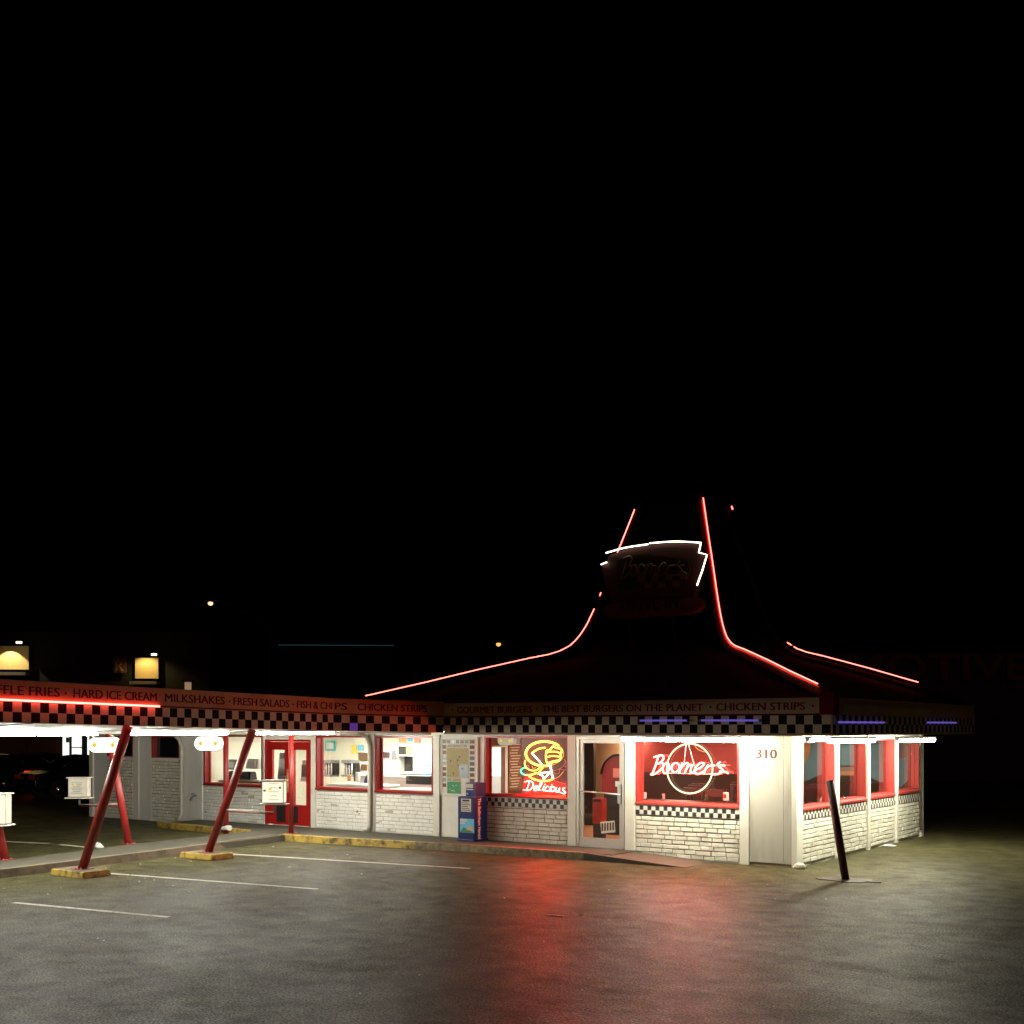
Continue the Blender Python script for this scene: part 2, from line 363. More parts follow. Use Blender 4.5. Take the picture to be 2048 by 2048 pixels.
# ================================================================== GROUND
g = MB()
nx, ny = 60, 60
def gz(x, y): return 0.
g.face([(-250, -120, 0), (200, -120, 0), (200, 250, 0), (-250, 250, 0)], M['asphalt'])
struct(g.build('ground'))

# pavement along the building and the island under the canopy
def slab(name, poly, z1, m, mside=None):
    b = MB(); b.prism([(x, y, z1) for x, y in poly], (0, 0, -z1 + .001), m, mside); return struct(b.build(name))
kw = .15
slab('pavement', [(-15.6, .02), (-15.6, -1.13), (-13.1, -1.33), (-12.05, -1.38), (-10.75, -1.62), (-9.9, -1.50), (-3.1, -.93), (-3.1, .02)], .118, M['concrete'])
isl = [(-10.72, -1.62), (-12.05, -1.38), (-11.75, -4.8), (-11.05, -8.2), (-10.3, -13), (-9.35, -13), (-9.9, -8.75), (-10.35, -4.7)]
slab('island_walkway', isl[::-1], .122, M['concrete'])
def kerb(name, pts, m, side=1, h=.135, w=.15):
    b = MB()
    P = [Vector((x, y, 0)) for x, y in pts]; ins = []
    for i, p in enumerate(P):
        d = (P[min(i + 1, len(P) - 1)] - P[max(i - 1, 0)]).normalized(); n = Vector((-d.y, d.x, 0)) * side
        ins.append(p + n * w)
    for i in range(len(P) - 1):
        a, c, ai, ci = P[i], P[i + 1], ins[i], ins[i + 1]; e = Vector((0, 0, h)); t = .02
        n = (ai - a).normalized() * t
        b.hexa([a, c, ci, ai, a + e + n, c + e + n, ci + e, ai + e], m)
    return struct(b.build(name))
kerb('kerb_yellow', [(-10.85, -1.78), (-10.3, -1.74), (-9.0, -1.60), (-7.4, -1.38)], M['yellow'], 1)
kerb('kerb_entrance', [(-7.4, -1.38), (-6.4, -1.24), (-3.6, -1.10)], M['yellow_worn'], 1)
kerb('kerb_island', [(-9.2, -13), (-9.78, -8.8), (-10.25, -4.7), (-10.85, -1.78)], M['kerb'], 1, h=.14)
kerb('kerb_far', [(-15.75, -1.2), (-13.1, -1.45), (-12.2, -1.5)], M['yellow'], 1)
# ramp at the entrance
b = MB()
b.hexa([(-3.6, -1.10, 0), (-1.55, -1.08, 0), (-1.55, -.02, 0), (-3.6, -.02, 0), (-3.6, -1.10, .13), (-1.55, -1.08, .006), (-1.55, -.02, .006), (-3.6, -.02, .13)], M['concrete'])
struct(b.build('ramp'))
# parking lines
for i, (p, q) in enumerate([((222, 1747), (635, 1778)), ((462, 1708), (940, 1737)), ((27, 1805), (337, 1834))]):
    A = at_z(*p, .004); B = at_z(*q, .004); d = (B - A).normalized(); n = Vector((-d.y, d.x, 0)) * .05
    b = MB(); K = 14
    for k in range(K):
        a = A.lerp(B, k / K); c = A.lerp(B, (k + 1) / K); w0 = n * random.uniform(.85, 1.05)
        b.face([a - w0, c - w0, c + w0, a + w0], M['line'])
    struct(b.build('parking_line'))
for p, q in [((10, 1683), (98, 1687)), ((120, 1689), (186, 1696))]:
    A = at_z(*p, .004); B = at_z(*q, .004); n = Vector((0, .05, 0)); b = MB(); b.face([A - n, B - n, B + n, A + n], M['line']); struct(b.build('parking_line'))

# ================================================================== RESTAURANT BUILDING
bl = thing('restaurant_building', 'long low white brick drive-in restaurant with a dark swooping hip roof and checkered fascia', 'restaurant', (-4, 3, 0))
H0, HT = .12, 2.27      # pavement level, top of the wall under the soffit
T = .20                 # wall thickness
# openings in the front wall: (x0, x1, z0, z1)
KIT = [(-15.44, -13.30, 1.04, 2.24), (-11.52, -9.86, 1.05, 2.24), (-9.68, -8.03, 1.045, 2.24)]
DARK = [(-19.4, -18.29, 1.65, 2.2), (-17.5, -16.4, 1.64, 2.2)]
WD = (-6.68, -4.63, 1.06, 2.25); WB = (-3.12, -1.02, 1.035, 2.25)
DD = (-13.2, -11.68, .13, 2.14); ED = (-4.42, -3.36, .13, 2.24)
def wall_seg(mb, x0, x1, z0, z1, m=None, y0=0., y1=T): mb.box((x0, y0, z0), (x1, y1, z1), m or M['white'])
w = MB()
ops = sorted(KIT + DARK + [WD, WB, DD, ED])
cur = -20.18
for (x0, x1, z0, z1) in ops:
    if x0 > cur: wall_seg(w, cur, x0, 0, HT)
    if z0 > .15: wall_seg(w, x0, x1, 0, z0 - .0)
    if z1 < HT - .01: wall_seg(w, x0, x1, z1, HT)
    cur = x1
wall_seg(w, cur, 0, 0, HT)
front = w.build('front_wall', bl)
# side wall (x = 0), openings (y0, y1, z0, z1)
SW = [(.27, 1.82, 1.02, 2.2), (2.04, 3.55, 1.04, 2.2), (3.76, 5.33, 1.05, 2.2), (5.53, 7.05, 1.06, 2.2)]
w = MB(); cur = T
for (y0, y1, z0, z1) in SW:
    w.box((-T, cur, 0), (0, y0, HT), M['white']); w.box((-T, y0, 0), (0, y1, z0), M['white']); w.box((-T, y0, z1), (0, y1, HT), M['white']); cur = y1
w.box((-T, cur, 0), (0, 7.28, HT), M['white'])
w.build('side_wall', bl)
w = MB()
w.box((-7.5, 7.08, 0), (-T - .002, 7.28, HT), M['tan']); w.build('back_wall', bl)
w = MB(); w.box((-20.18, 4.6, 0), (-7.52, 4.8, HT + .1), M['wall_in']); w.build('kitchen_back_wall', bl)
w = MB(); w.box((-20.18, T + .002, 0), (-19.98, 4.598, HT), M['white']); w.build('end_wall', bl)
w = MB(); w.box((-16.2, T + .002, 0), (-16.1, 4.598, HT), M['wall_in']); w.build('partition_wall', bl)
w = MB()   # wall between dining room and kitchen with a serving hatch
w.box((-7.62, T + .002, 0), (-7.5, 1.12, HT), M['brickred']); w.box((-7.62, 1.12, 0), (-7.5, 1.84, .95), M['brickred']); w.box((-7.62, 1.12, 1.98), (-7.5, 1.84, HT), M['brickred']); w.box((-7.62, 1.84, 0), (-7.5, 7.07, HT), M['brickred'])
for z in [i * .075 for i in range(13, 30)]:
    w.box((-7.5, T + .01, z), (-7.494, 1.115, z + .062), M['brickred'])
    w.box((-7.5, 1.85, z), (-7.494, 3.4, z + .062), M['brickred'])
w.box((-7.5, 1.08, .93), (-7.47, 1.12, 2.0), M['trim']); w.box((-7.5, 1.84, .93), (-7.47, 1.90, 2.25), M['trim']); w.box((-7.5, 1.12, 1.98), (-7.47, 1.84, 2.02), M['trim'])
w.build('hatch_wall', bl)
w = MB(); w.box((-7.49, T + .003, -.02), (-T - .003, 7.07, .12), M['floor_in']); w.build('dining_floor', bl)
w = MB(); w.box((-19.97, T + .003, -.02), (-7.63, 4.59, .11), M['kitchen_floor']); w.build('kitchen_floor', bl)
w = MB(); w.box((-20.15, T * .5, HT + .11), (-7.56, 4.7, HT + .17), M['wall_in']); w.build('kitchen_ceiling', bl)
w = MB(); w.box((-7.55, T * .5, HT + .03), (-T * .5, 7.18, HT + .08), M['tan']); w.build('dining_ceiling', bl)
w = MB(); w.box((-20.4, -.25, HT + .01), (-9.7, -.02, HT + .08), M['trim']); w.box((-20.4, -.25, HT + .2), (-9.62, 4.95, HT + .5), M['roof']); w.box((-20.4, -.25, HT + .081), (-9.7, -.2, HT + .2), M['trim']); w.build('wing_roof', bl)

# bricks
def brick_panel(u0, u1, z0, z1, axis='x', name='brick_panel', wh=False):
    b = MB(); th = .014 if wh else .022; mo = M['mortarw' if wh else 'mortar']; mb_ = M['brickw' if wh else 'brick']
    if axis == 'x': b.box((u0, -.008, z0), (u1, -.0005, z1), mo)
    else: b.box((.0005, u0, z0), (.008, u1, z1), mo)
    ch = .083; z = z0; row = 0
    while z < z1 - .02:
        u = u0 - (0 if row % 2 else random.uniform(.08, .16))
        zt = min(z + ch - .013, z1)
        while u < u1 - .01:
            l = random.choice((.25, .25, .22, .3)) * random.uniform(.95, 1.05)
            a = max(u, u0) ; c = min(u + l - .011, u1)
            if c - a > .02:
                d = th + random.uniform(-.006, .008); dz = random.uniform(-.003, .003); tl = random.uniform(-.003, .003)
                j = lambda: random.uniform(-.003, .003)
                q = [(a + j(), z + dz + j()), (c + j(), z + dz + tl + j()), (c + j(), zt + dz + tl + j()), (a + j(), zt + dz + j())]
                e = .006
                if axis == 'x':
                    lo = [(x, -.008, zz) for x, zz in q]
                    cx = (a + c) / 2; cz = (z + zt) / 2
                    hi = [(x + (e if x < cx else -e), -d + j(), zz + (e if zz < cz else -e)) for x, zz in q]
                else:
                    lo = [(.008, x, zz) for x, zz in q]; cx = (a + c) / 2; cz = (z + zt) / 2
                    hi = [(d + j(), x + (e if x < cx else -e), zz + (e if zz < cz else -e)) for x, zz in q]
                n = len(b.v); b.v += lo + hi; k = b.slot(mb_)
                b.f.append((n + 4, n + 5, n + 6, n + 7)); b.mi.append(k); b.sm.append(False)
                for i in range(4):
                    jn = (i + 1) % 4; b.f.append((n + i, n + jn, n + 4 + jn, n + 4 + i)); b.mi.append(k); b.sm.append(False)
            u += l
        z += ch; row += 1
    return b.build(name, bl)
for (x0, x1, z1) in [(-19.4, -18.29, 1.6), (-17.5, -16.4, 1.6)]: brick_panel(x0, x1, .05, z1)
brick_panel(-15.44, -13.32, .14, .97, wh=True)
brick_panel(-11.50, -9.84, .14, .98, wh=True); brick_panel(-9.68, -8.03, .14, .98, wh=True)
brick_panel(-6.66, -4.64, .13, .82); brick_panel(-3.12, -1.02, .03, .79)
for (y0, y1, z0, z1) in SW: brick_panel(y0 - .02, y1 + .04, .06, .80, 'y')

# checkered bands under the windows
def checks(b, org, ux, uz, n, rows, s, phase=0, sz=None, wm=None, wt='check_w'):
    org, ux, uz = Vector(org), Vector(ux), Vector(uz); sz = sz or s
    for i in range(n):
        for r in range(rows):
            m = M[wt] if (i + r + phase) % 2 else M['check_b' if wt == 'check_w' else 'fascia_b']
            if callable(wm): m = wm(i, r, m)
            a = org + ux * (i * s) + uz * (r * sz)
            b.face([a, a + ux * s, a + ux * s + uz * sz, a + uz * sz], m)
def band_front(x0, x1, z0, z1):
    b = MB(); b.box((x0, -.028, z0), (x1, -.0005, z1), M['check_w']); n = round((x1 - x0) / ((z1 - z0) / 2)); s = (x1 - x0) / n
    checks(b, (x0, -.031, z0), (1, 0, 0), (0, 0, 1), n, 2, s, 0, (z1 - z0) / 2); return b.build('check_band', bl)
band_front(-6.66, -4.64, .825, .99); band_front(-3.12, -1.02, .80, .965)
for (y0, y1, z0, z1) in SW:
    b = MB(); b.box((.0005, y0 - .02, .81), (.028, y1 + .04, .975), M['check_w']); L_ = y1 - y0 + .06; n = round(L_ / .0825)
    checks(b, (.031, y0 - .02, .81), (0, 1, 0), (0, 0, 1), n, 2, L_ / n, 1, .0825); b.build('check_band', bl)

# pilasters and trims
def pil(x0, x1, z0=.0, z1=HT - .002, d=.045, name='pilaster', m=None):
    b = MB(); b.box((x0, -d, z0), (x1, -.0005, z1), m or M['trim']); return b.build(name, bl, bevel=.006)
pil(-20.18, -20.02); pil(-18.29, -18.05, d=.02); pil(-17.7, -17.5, d=.02); pil(-13.28, -13.215, .12); pil(-11.67, -11.53, .12); pil(-9.85, -9.70, .12)
pil(-8.02, -7.84, .12); pil(-4.62, -4.44, .12, d=.06); pil(-3.34, -3.13, .1, d=.06); pil(-1.01, -.835, .0, d=.05)
b = MB(); b.box((-.83, -.035, .06), (-.20, -.0005, HT - .003), M['panel']); b.box((-.195, -.035, .06), (-.05, -.0005, HT - .003), M['panel']); b.build('corner_panel', bl, bevel=.004)
b = MB(); b.box((-.9, -.02, 0), (-.03, -.0005, .058), M['mortar']); b.build('base_strip', bl)
b = MB(); b.box((-.045, -.06, 0), (.05, .23, HT - .004), M['trim']); b.build('corner_post', bl, bevel=.006)
for i, (a, c) in enumerate([(1.88, 2.01), (3.61, 3.73), (5.39, 5.50), (7.11, 7.29)]):
    b = MB(); b.box((.0005, a, 0), (.055, c, HT - .003), M['trim']); b.build('pilaster', bl, bevel=.006)
# panel beside the kitchen windows
b = MB(); b.box((-7.80, -.02, .13), (-6.72, -.0005, .98), M['trim']); b.build('wall_panel', bl)
b = MB(); b.box((-7.5 - 8.6, -.03, .13), (-15.5, -.0005, 2.25), M['white']); b.build('wall_panel', bl)
# gutter over the kitchen windows
b = MB(); b.tube([(-13.2, -.16, 2.31), (-9.9, -.16, 2.30)], .035, M['pipe'], 10); b.tube([(-9.75, -.16, 2.30), (-8.0, -.16, 2.30)], .035, M['pipe'], 10); b.build('gutter', bl)
# house number
b = MB(); text_mesh(b, '310', (-.70, -.036, 1.88), (1, 0, 0), (0, 0, 1), .38, .155, M['number'], bold=.045, depth=.004); b.build('house_number', bl)

# ------------------------------------------------------------------ windows
def window_front(x0, x1, z0, z1, sill=True, dark=False, fw=.045, rec=.13, m=None):
    f = MB(); m = m or M['redframe']
    # reveal and frame, butted
    f.box((x0, -.03, z0 + .001), (x0 + fw, rec + .03, z1 - .001), m); f.box((x1 - fw, -.03, z0 + .001), (x1, rec + .03, z1 - .001), m)
    f.box((x0 + fw, -.03, z1 - fw), (x1 - fw, rec + .03, z1 - .001), m); f.box((x0 + fw, .0, z0 + .001), (x1 - fw, rec + .03, z0 + .02), m)
    for xx in (x0 + fw, x1 - fw - .03): f.box((xx, rec - .02, z0 + .02), (xx + .03, rec + .02, z1 - fw), m)
    win = f.build('window', bl)
    p = MB(); p.box((x0 + fw + .03, rec - .003, z0 + .02), (x1 - fw - .03, rec + .003, z1 - fw), M['glass_dark'] if dark else M['glass']); pane = p.build('pane', win)
    pane.matrix_parent_inverse = Matrix()
    if sill:
        s_ = MB(); s_.hexa([(x0 - .01, -.05, z0 - .05), (x1 + .01, -.05, z0 - .05), (x1 + .01, -.0005, z0 - .05), (x0 - .01, -.0005, z0 - .05), (x0 - .01, -.05, z0 - .02), (x1 + .01, -.05, z0 - .02), (x1 + .01, -.0005, z0 + .02), (x0 - .01, -.0005, z0 + .02)], m)
        so_ = s_.build('sill', win); so_.matrix_parent_inverse = Matrix()
    return win
for q in KIT: window_front(*q)
for q in DARK: window_front(*q, sill=False, dark=True, fw=.03, rec=.1)
window_front(*WD); window_front(*WB, m=M['redpink'])
for (y0, y1, z0, z1) in SW:
    f = MB(); m = M['redpink']; fw = .04; r = .19
    f.box((-r, y0, z0), (.03, y0 + fw, z1), m); f.box((-r, y1 - fw, z0), (.03, y1, z1), m)
    f.box((-r, y1 - fw - .03, z0 + fw), (-r + .05, y1 - fw, z1 - fw), m); f.box((-r + .09, y1 - fw - .015, z0 + fw), (-r + .13, y1 - fw, z1 - fw), m)
    f.box((-r, y0 + fw, z1 - fw), (.03, y1 - fw, z1), m); f.box((-r, y0 + fw, z0), (.0, y1 - fw, z0 + .03), m)
    win = f.build('window', bl)
    p = MB(); p.box((-r + .06, y0 + fw, z0 + .03), (-r + .066, y1 - fw - .03, z1 - fw), M['glass']); pane = p.build('pane', win); pane.matrix_parent_inverse = Matrix()
    s_ = MB(); s_.hexa([(.0005, y0 - .01, z0 - .055), (.05, y0 - .01, z0 - .055), (.05, y1 + .01, z0 - .055), (.0005, y1 + .01, z0 - .055), (.0005, y0 - .01, z0 + .02), (.05, y0 - .01, z0 - .02), (.05, y1 + .01, z0 - .02), (.0005, y1 + .01, z0 + .02)], m)
    so_ = s_.build('sill', win); so_.matrix_parent_inverse = Matrix()

# ------------------------------------------------------------------ doors
x0, x1, z0, z1 = ED
f = MB(); al = M['alu']
f.box((x0, -.05, z0), (x0 + .05, .06, z1), al); f.box((x1 - .04, -.05, z0), (x1, .06, z1), al); f.box((x0 + .05, -.05, z1 - .05), (x1 - .04, .06, z1), al)
f.box((x0 + .05, -.06, .121), (x1 - .04, .1, .14), al)
dr = f.build('entrance_door', bl)
f = MB(); a, c = x0 + .055, x1 - .045
f.box((a, -.02, .145), (a + .07, .03, z1 - .055), al); f.box((c - .07, -.02, .145), (c, .03, z1 - .055), al); f.box((a + .07, -.02, z1 - .12), (c - .07, .03, z1 - .055), al); f.box((a + .07, -.02, .145), (c - .07, .03, .30), al)
o = f.build('door_leaf', dr); o.matrix_parent_inverse = Matrix()
f = MB(); f.box((a + .07, .002, .30), (c - .07, .008, z1 - .12), M['glass']); o = f.build('door_glass', dr); o.matrix_parent_inverse = Matrix()
f = MB(); f.tube([(a + .03, -.05, 1.19), (c - .03, -.05, 1.15)], .014, al, 8); f.box((c - .09, -.06, .98), (c - .02, -.022, 1.34), M['steel']); o = f.build('push_bar', dr); o.matrix_parent_inverse = Matrix()
f = MB(); f.box((c - .17, -.004, 1.30), (c - .08, .001, 1.40), M['paper']); o = f.build('door_sticker', dr); o.matrix_parent_inverse = Matrix()
f = MB(); f.obox((x0 + .68, -.004, .52), (.155, 0, .02), (0, .002, 0), (-.01, 0, .11), M['paper']); 
for i in range(5): f.obox((x0 + .56 + i * .06, -.0075, .512 + i * .008), (.02, 0, .002), (0, .001, 0), (0, 0, .075), M['brown'])
o = f.build('mail_slot_grille', dr); o.matrix_parent_inverse = Matrix()
# red double door
x0, x1, z0, z1 = DD
f = MB(); rd = M['red']
f.box((x0, -.04, z0), (x0 + .05, .08, z1), rd); f.box((x1 - .05, -.04, z0), (x1, .08, z1), rd); f.box((x0 + .05, -.04, z1 - .05), (x1 - .05, .08, z1), rd)
dd = f.build('red_double_door', bl)
mid = (x0 + x1) / 2 + .05
def leaf(a, c, ga, gc, gz0, gz1, hx):
    f = MB(); f.box((a, -.02, .14), (ga, .03, z1 - .055), rd); f.box((gc, -.02, .14), (c, .03, z1 - .055), rd); f.box((ga, -.02, gz1), (gc, .03, z1 - .055), rd); f.box((ga, -.02, .14), (gc, .03, gz0), rd)
    f.box((ga - .012, -.028, gz0 - .012), (ga, -.02, gz1 + .012), M['redpole']); f.box((gc, -.028, gz0 - .012), (gc + .012, -.02, gz1 + .012), M['redpole'])
    f.box((a + .02, -.026, .16), (c - .02, -.021, .17), M['redpole'])
    lf = f.build('door_leaf', dd); lf.matrix_parent_inverse = Matrix()
    f = MB(); f.box((ga, .002, gz0), (gc, .008, gz1), M['glass']); o = f.build('door_glass', lf); o.matrix_parent_inverse = Matrix()
    f = MB(); f.tube([(hx, -.02, 1.0), (hx, -.075, 1.02), (hx, -.075, 1.28), (hx, -.02, 1.30)], .012, M['steel'], 8); o = f.build('handle', lf); o.matrix_parent_inverse = Matrix()
leaf(x0 + .055, mid - .005, x0 + .24, mid - .16, .95, 1.9, mid - .07)
leaf(mid + .005, x1 - .055, mid + .16, x1 - .15, .62, 1.9, mid + .08)
f = MB(); f.box((mid - .08, -.034, .9), (mid + .07, -.029, 1.45), M['cardboard']); f.box((mid - .06, -.038, 1.02), (mid + .05, -.0345, 1.36), M['orange']); o = f.build('kick_plate', dd); o.matrix_parent_inverse = Matrix()
f = MB(); f.box((x0 + .38, -.026, .2), (mid - .13, -.021, .62), M['dark']); f.box((mid + .05, -.026, .2), (mid + .28, -.021, .58), M['dark']); o = f.build('floor_mat_panel', dd); o.matrix_parent_inverse = Matrix()

# downspouts
b = MB(); b.tube([(-17.0, -.12, 2.33), (-16.55, -.10, 2.27), (-16.3, -.09, 2.12), (-16.22, -.085, 1.95), (-16.22, -.085, .28), (-16.27, -.11, .16), (-16.36, -.16, .10)], .05, M['pipe'], 10)
for z in (1.9, .62): b.tube([(-16.22, -.085, z - .02), (-16.22, -.085, z + .02)], .058, M['pipe'], 10)
b.build('downspout', bl)
b = MB(); b.tube([(-10.6, -.15, 2.30), (-10.0, -.14, 2.29), (-9.85, -.12, 2.20), (-9.78, -.11, 2.05), (-9.78, -.11, .24), (-9.83, -.14, .17), (-9.90, -.2, .15)], .048, M['pipe'], 10); b.build('downspout', bl)
b = MB(); b.lathe((-7.84, -.07, .16), [(0, .0), (.03, .0), (.03, .04), (0, .05)], M['pipe'], 8); b.tube([(-7.84, -.05, .2), (-7.84, -.05, 2.2)], .012, M['pipe'], 6); b.build('conduit', bl)
b = MB(); b.tube([(-15.72, -.03, .72), (-15.72, -.12, .72), (-15.76, -.15, .66), (-15.80, -.15, .60)], .022, M['greym'], 8); b.lathe((-15.72, -.14, .76), [(0, 0), (.045, .0), (.045, .02), (0, .02)], M['greym'], 10); b.build('hose_bib', bl)
b = MB()
for (x, z, r) in ((-10.22, .54, .035), (-10.16, .50, .02), (-10.35, .51, .01), (-10.20, .57, .014)):
    b.prism([(x + r * math.cos(q * .9) * random.uniform(.7, 1.2), -.036, z + r * math.sin(q * .9) * random.uniform(.6, 1.1)) for q in range(7)], (0, .002, 0), M['cardboard'])
b.build('wall_scar', bl)

# ------------------------------------------------------------------ main roof: profile k (distance in from the eave) -> z
EX0, EX1, EY0, EY1 = -9.58, 1.04, -1.04, 7.7
PR = [(0, 2.90), (.35, 2.99), (1.2, 3.27), (2.0, 3.55), (2.8, 3.81), (3.12, 3.90), (3.32, 3.99), (3.5, 4.13), (3.64, 4.33), (3.77, 4.60), (3.88, 4.92), (3.99, 5.28), (4.12, 5.75), (4.3, 6.33), (4.45, 6.85), (4.6, 7.38)]
def corner(i, k, dz=0):
    kz = None
    for j in range(len(PR) - 1):
        if PR[j][0] <= k <= PR[j + 1][0]:
            t = (k - PR[j][0]) / (PR[j + 1][0] - PR[j][0]); kz = PR[j][1] * (1 - t) + PR[j + 1][1] * t
    yb = EY1 - k * .6515 if k < 3.3 else 5.55 - (k - 3.3) * .69
    x = EX1 - k if i in (0, 1) else EX0 + k
    y = EY0 + k if i in (0, 3) else yb
    return Vector((x, y, kz + dz))
r_ = MB()
for j in range(len(PR) - 1):
    k0, k1 = PR[j][0], PR[j + 1][0]
    for i in range(4):
        r_.face([corner(i, k0), corner((i + 1) % 4, k0), corner((i + 1) % 4, k1), corner(i, k1)], M['roof'], False)
r_.face([corner(i, 4.6, -.6) for i in range(4)], M['roof'])
# shingle courses as thin raised strips
for k in [i * .22 for i in range(1, 16)]:
    for i in range(4):
        a, c = corner(i, k, .0), corner((i + 1) % 4, k, .0); d, e = corner(i, k + .03, .012), corner((i + 1) % 4, k + .03, .012); a.z += .012; c.z += .012
        r_.face([a, c, e, d], M['roof'])
roof = r_.build('roof', bl)
def nofix(o): o.matrix_parent_inverse = Matrix(); return o
for i in range(4):
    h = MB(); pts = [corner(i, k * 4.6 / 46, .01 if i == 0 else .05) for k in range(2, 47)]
    h.tube(pts, .095 if i == 0 else .07, M['hip'] if i == 0 else M['hipdark'], 6); nofix(h.build('hip_beam', roof))  # nearest beam redder and wider to carry the neon halo
# neon tubes along the hips
def neon_run(i, k0, k1, label, off=.125, r=.009):
    n = max(2, int(abs(k1 - k0) / .06)); pts = [corner(i, k0 + (k1 - k0) * t / n, .0) for t in range(n + 1)]
    ctr = Vector((-4.27, 4.27, 0)); out = []
    for q, p in enumerate(pts):
        d = (pts[min(q + 1, n)] - pts[max(q - 1, 0)]).normalized(); rad = Vector((p.x - ctr.x, p.y - ctr.y, 0)).normalized()
        nn = rad - d * rad.dot(d)
        nn = nn.normalized()
        if nn.z < 0 and abs(nn.z) > .3: nn = -nn
        if i == 1: nn = nn + Vector((.15, 0, .6))
        out.append(p + nn * off)
    b = MB(); b.tube(out, r, M['neon_red'], 6); return tag(b.build('neon_tube'), label, 'neon tube', 'red neon tubes on the roof')
neon_run(0, .42, 4.57, 'long red neon tube down the nearest roof hip, right of the roof sign')
neon_run(3, .30, 3.90, 'red neon tube curving down the left roof hip to the canopy')
neon_run(3, 3.99, 4.01, 'tiny lit dot of red neon at the left edge of the roof sign')
neon_run(3, 4.24, 4.55, 'short straight red neon tube above the top of the roof sign')
neon_run(1, 1.07, 3.38, 'red neon tube on the far right roof hip, from knee to eave')
neon_run(1, 3.42, 3.50, 'short bit of red neon just above the far right hip tube')
neon_run(1, 4.535, 4.555, 'small isolated glint of red neon at the far right roof tip', r=.012)

# soffits and fascia of the main roof
b = MB(); e = .03
b.box((-6.9, EY0 + e, HT + .012), (-.0, -.001, HT + .04), M['soffit']); b.box((.0005, EY0 + e, HT + .012), (EX1 - e, EY1, HT + .04), M['soffit']); b.build('soffit', bl)
b = MB(); b.box((-6.92, EY0, 2.285), (EX1, EY0 + e, 2.90), M['board']); b.build('front_fascia', bl)
fr = bpy.data.objects['front_fascia']
b = MB(); b.box((EX1 - e, EY0 + e + .001, 2.285), (EX1, EY1, 2.90), M['board']); sf = b.build('side_fascia', bl)
b = MB(); b.box((EX1 - .2, EY0 - .035, 2.62), (EX1 + .035, EY0 - .001, 2.97), M['letter']); b.box((EX1 + .001, EY0, 2.62), (EX1 + .035, EY0 + .2, 2.97), M['letter']); b.build('corner_cap', bl)
b = MB(); b.box((-6.88, EY0 - .03, 2.645), (.83, EY0 - .0005, 2.885), M['board']); lb = nofix(b.build('letter_board', fr))
b = MB(); b.box((EX1 + .0005, -.6, 2.645), (EX1 + .03, 6.9, 2.80), M['board']); nofix(b.build('letter_board', sf))
b = MB(); b.box((-6.88, EY0 - .012, 2.612), (.83, EY0 - .0005, 2.643), M['letter']); 
s = .146
checks(b, (-6.90, EY0 - .004, 2.32), (1, 0, 0), (0, 0, 1), 54, 2, .1465, 1, s, wt='fascia_w')
nofix(b.build('checkers', fr))
b = MB(); checks(b, (EX1 + .004, EY0, 2.32), (0, 1, 0), (0, 0, 1), 59, 2, .1465, 0, s, wt='fascia_w'); nofix(b.build('checkers', sf))
b = MB()
def main_text(body, xa, xb):
    A = at_y(xa, 1420, EY0 - .03); B = at_y(xb, 1420, EY0 - .03)
    text_mesh(b, body, (A.x, EY0 - .03, 2.70), (1, 0, 0), (0, 0, 1), B.x - A.x, .125, M['letter'], bold=.038, depth=.003)
def dot(P, r=.02, n=(0, -1, 0)):
    nn = Vector(n); u = Vector((nn.y, -nn.x, 0)); P = Vector(P)
    b.face([P + nn * .003 + u * r * math.cos(q * PI / 4) + Vector((0, 0, r * math.sin(q * PI / 4))) for q in range(8)], M['letter'])
main_text('GOURMET BURGERS', 915, 1064); main_text('THE BEST BURGERS ON THE PLANET', 1085, 1406); main_text('CHICKEN STRIPS', 1433, 1610)
for x in (905, 1074, 1421, 1626): dot((at_y(x, 1420, EY0 - .03).x, EY0 - .03, 2.765))
nofix(b.build('lettering', lb) if False else b.build('lettering', fr))

# ================================================================== CANOPY
cn = thing('drive_in_canopy', 'flat carport canopy with checkered fascia on red slanted posts, left of the restaurant', 'canopy', (-10.7, -6, 0))
def ct(Y): return 2.935 + .0195 * (-1.04 - Y)
def cb(Y): return 2.315 + .0195 * (-1.04 - Y)
NX = -7.9; FXX = -13.6; YE = -14.0; YB = -3.15
J = Vector((-6.94, -1.03, 0)); K = Vector((NX, YB, 0)); E_ = Vector((NX, YE, 0))
def fas(P, Q, n_off, z0, z1, m, b):     # vertical strip from P to Q, heights are functions of Y
    d = (Q - P).normalized(); n = Vector((d.y, -d.x, 0))
    a = P + n * n_off[0]; c = Q + n * n_off[0]; ai = P + n * n_off[1]; ci = Q + n * n_off[1]
    z = lambda p, f: Vector((p.x, p.y, f(p.y)))
    b.hexa([z(a, z0), z(c, z0), z(ci, z0), z(ai, z0), z(a, z1), z(c, z1), z(ci, z1), z(ai, z1)], m)
b = MB(); fas(E_, K, (0, -.04), cb, ct, M['board'], b); fas(K, J, (0, -.04), cb, ct, M['board'], b); cf = b.build('canopy_fascia', cn)
M['board_c'] = paint('canopy_letter_board', (.34, .17, .10), .85, spec=.1, dirt=.6, dirtcol=(.17, .07, .045), scale=1.8)  # board copy tinted redder, street and neon glow put into the colour
b = MB()
lo = lambda Y: cb(Y) + .335; hi = lambda Y: ct(Y) - .012
fas(E_, K - Vector((0, .002, 0)), (.03, .0005), lo, hi, M['board_c'], b); fas(K, J, (.03, .0005), lo, hi, M['board_c'], b); nofix(b.build('letter_board', cf))
b = MB(); st0 = lambda Y: cb(Y) + .312; st1 = lambda Y: cb(Y) + .335
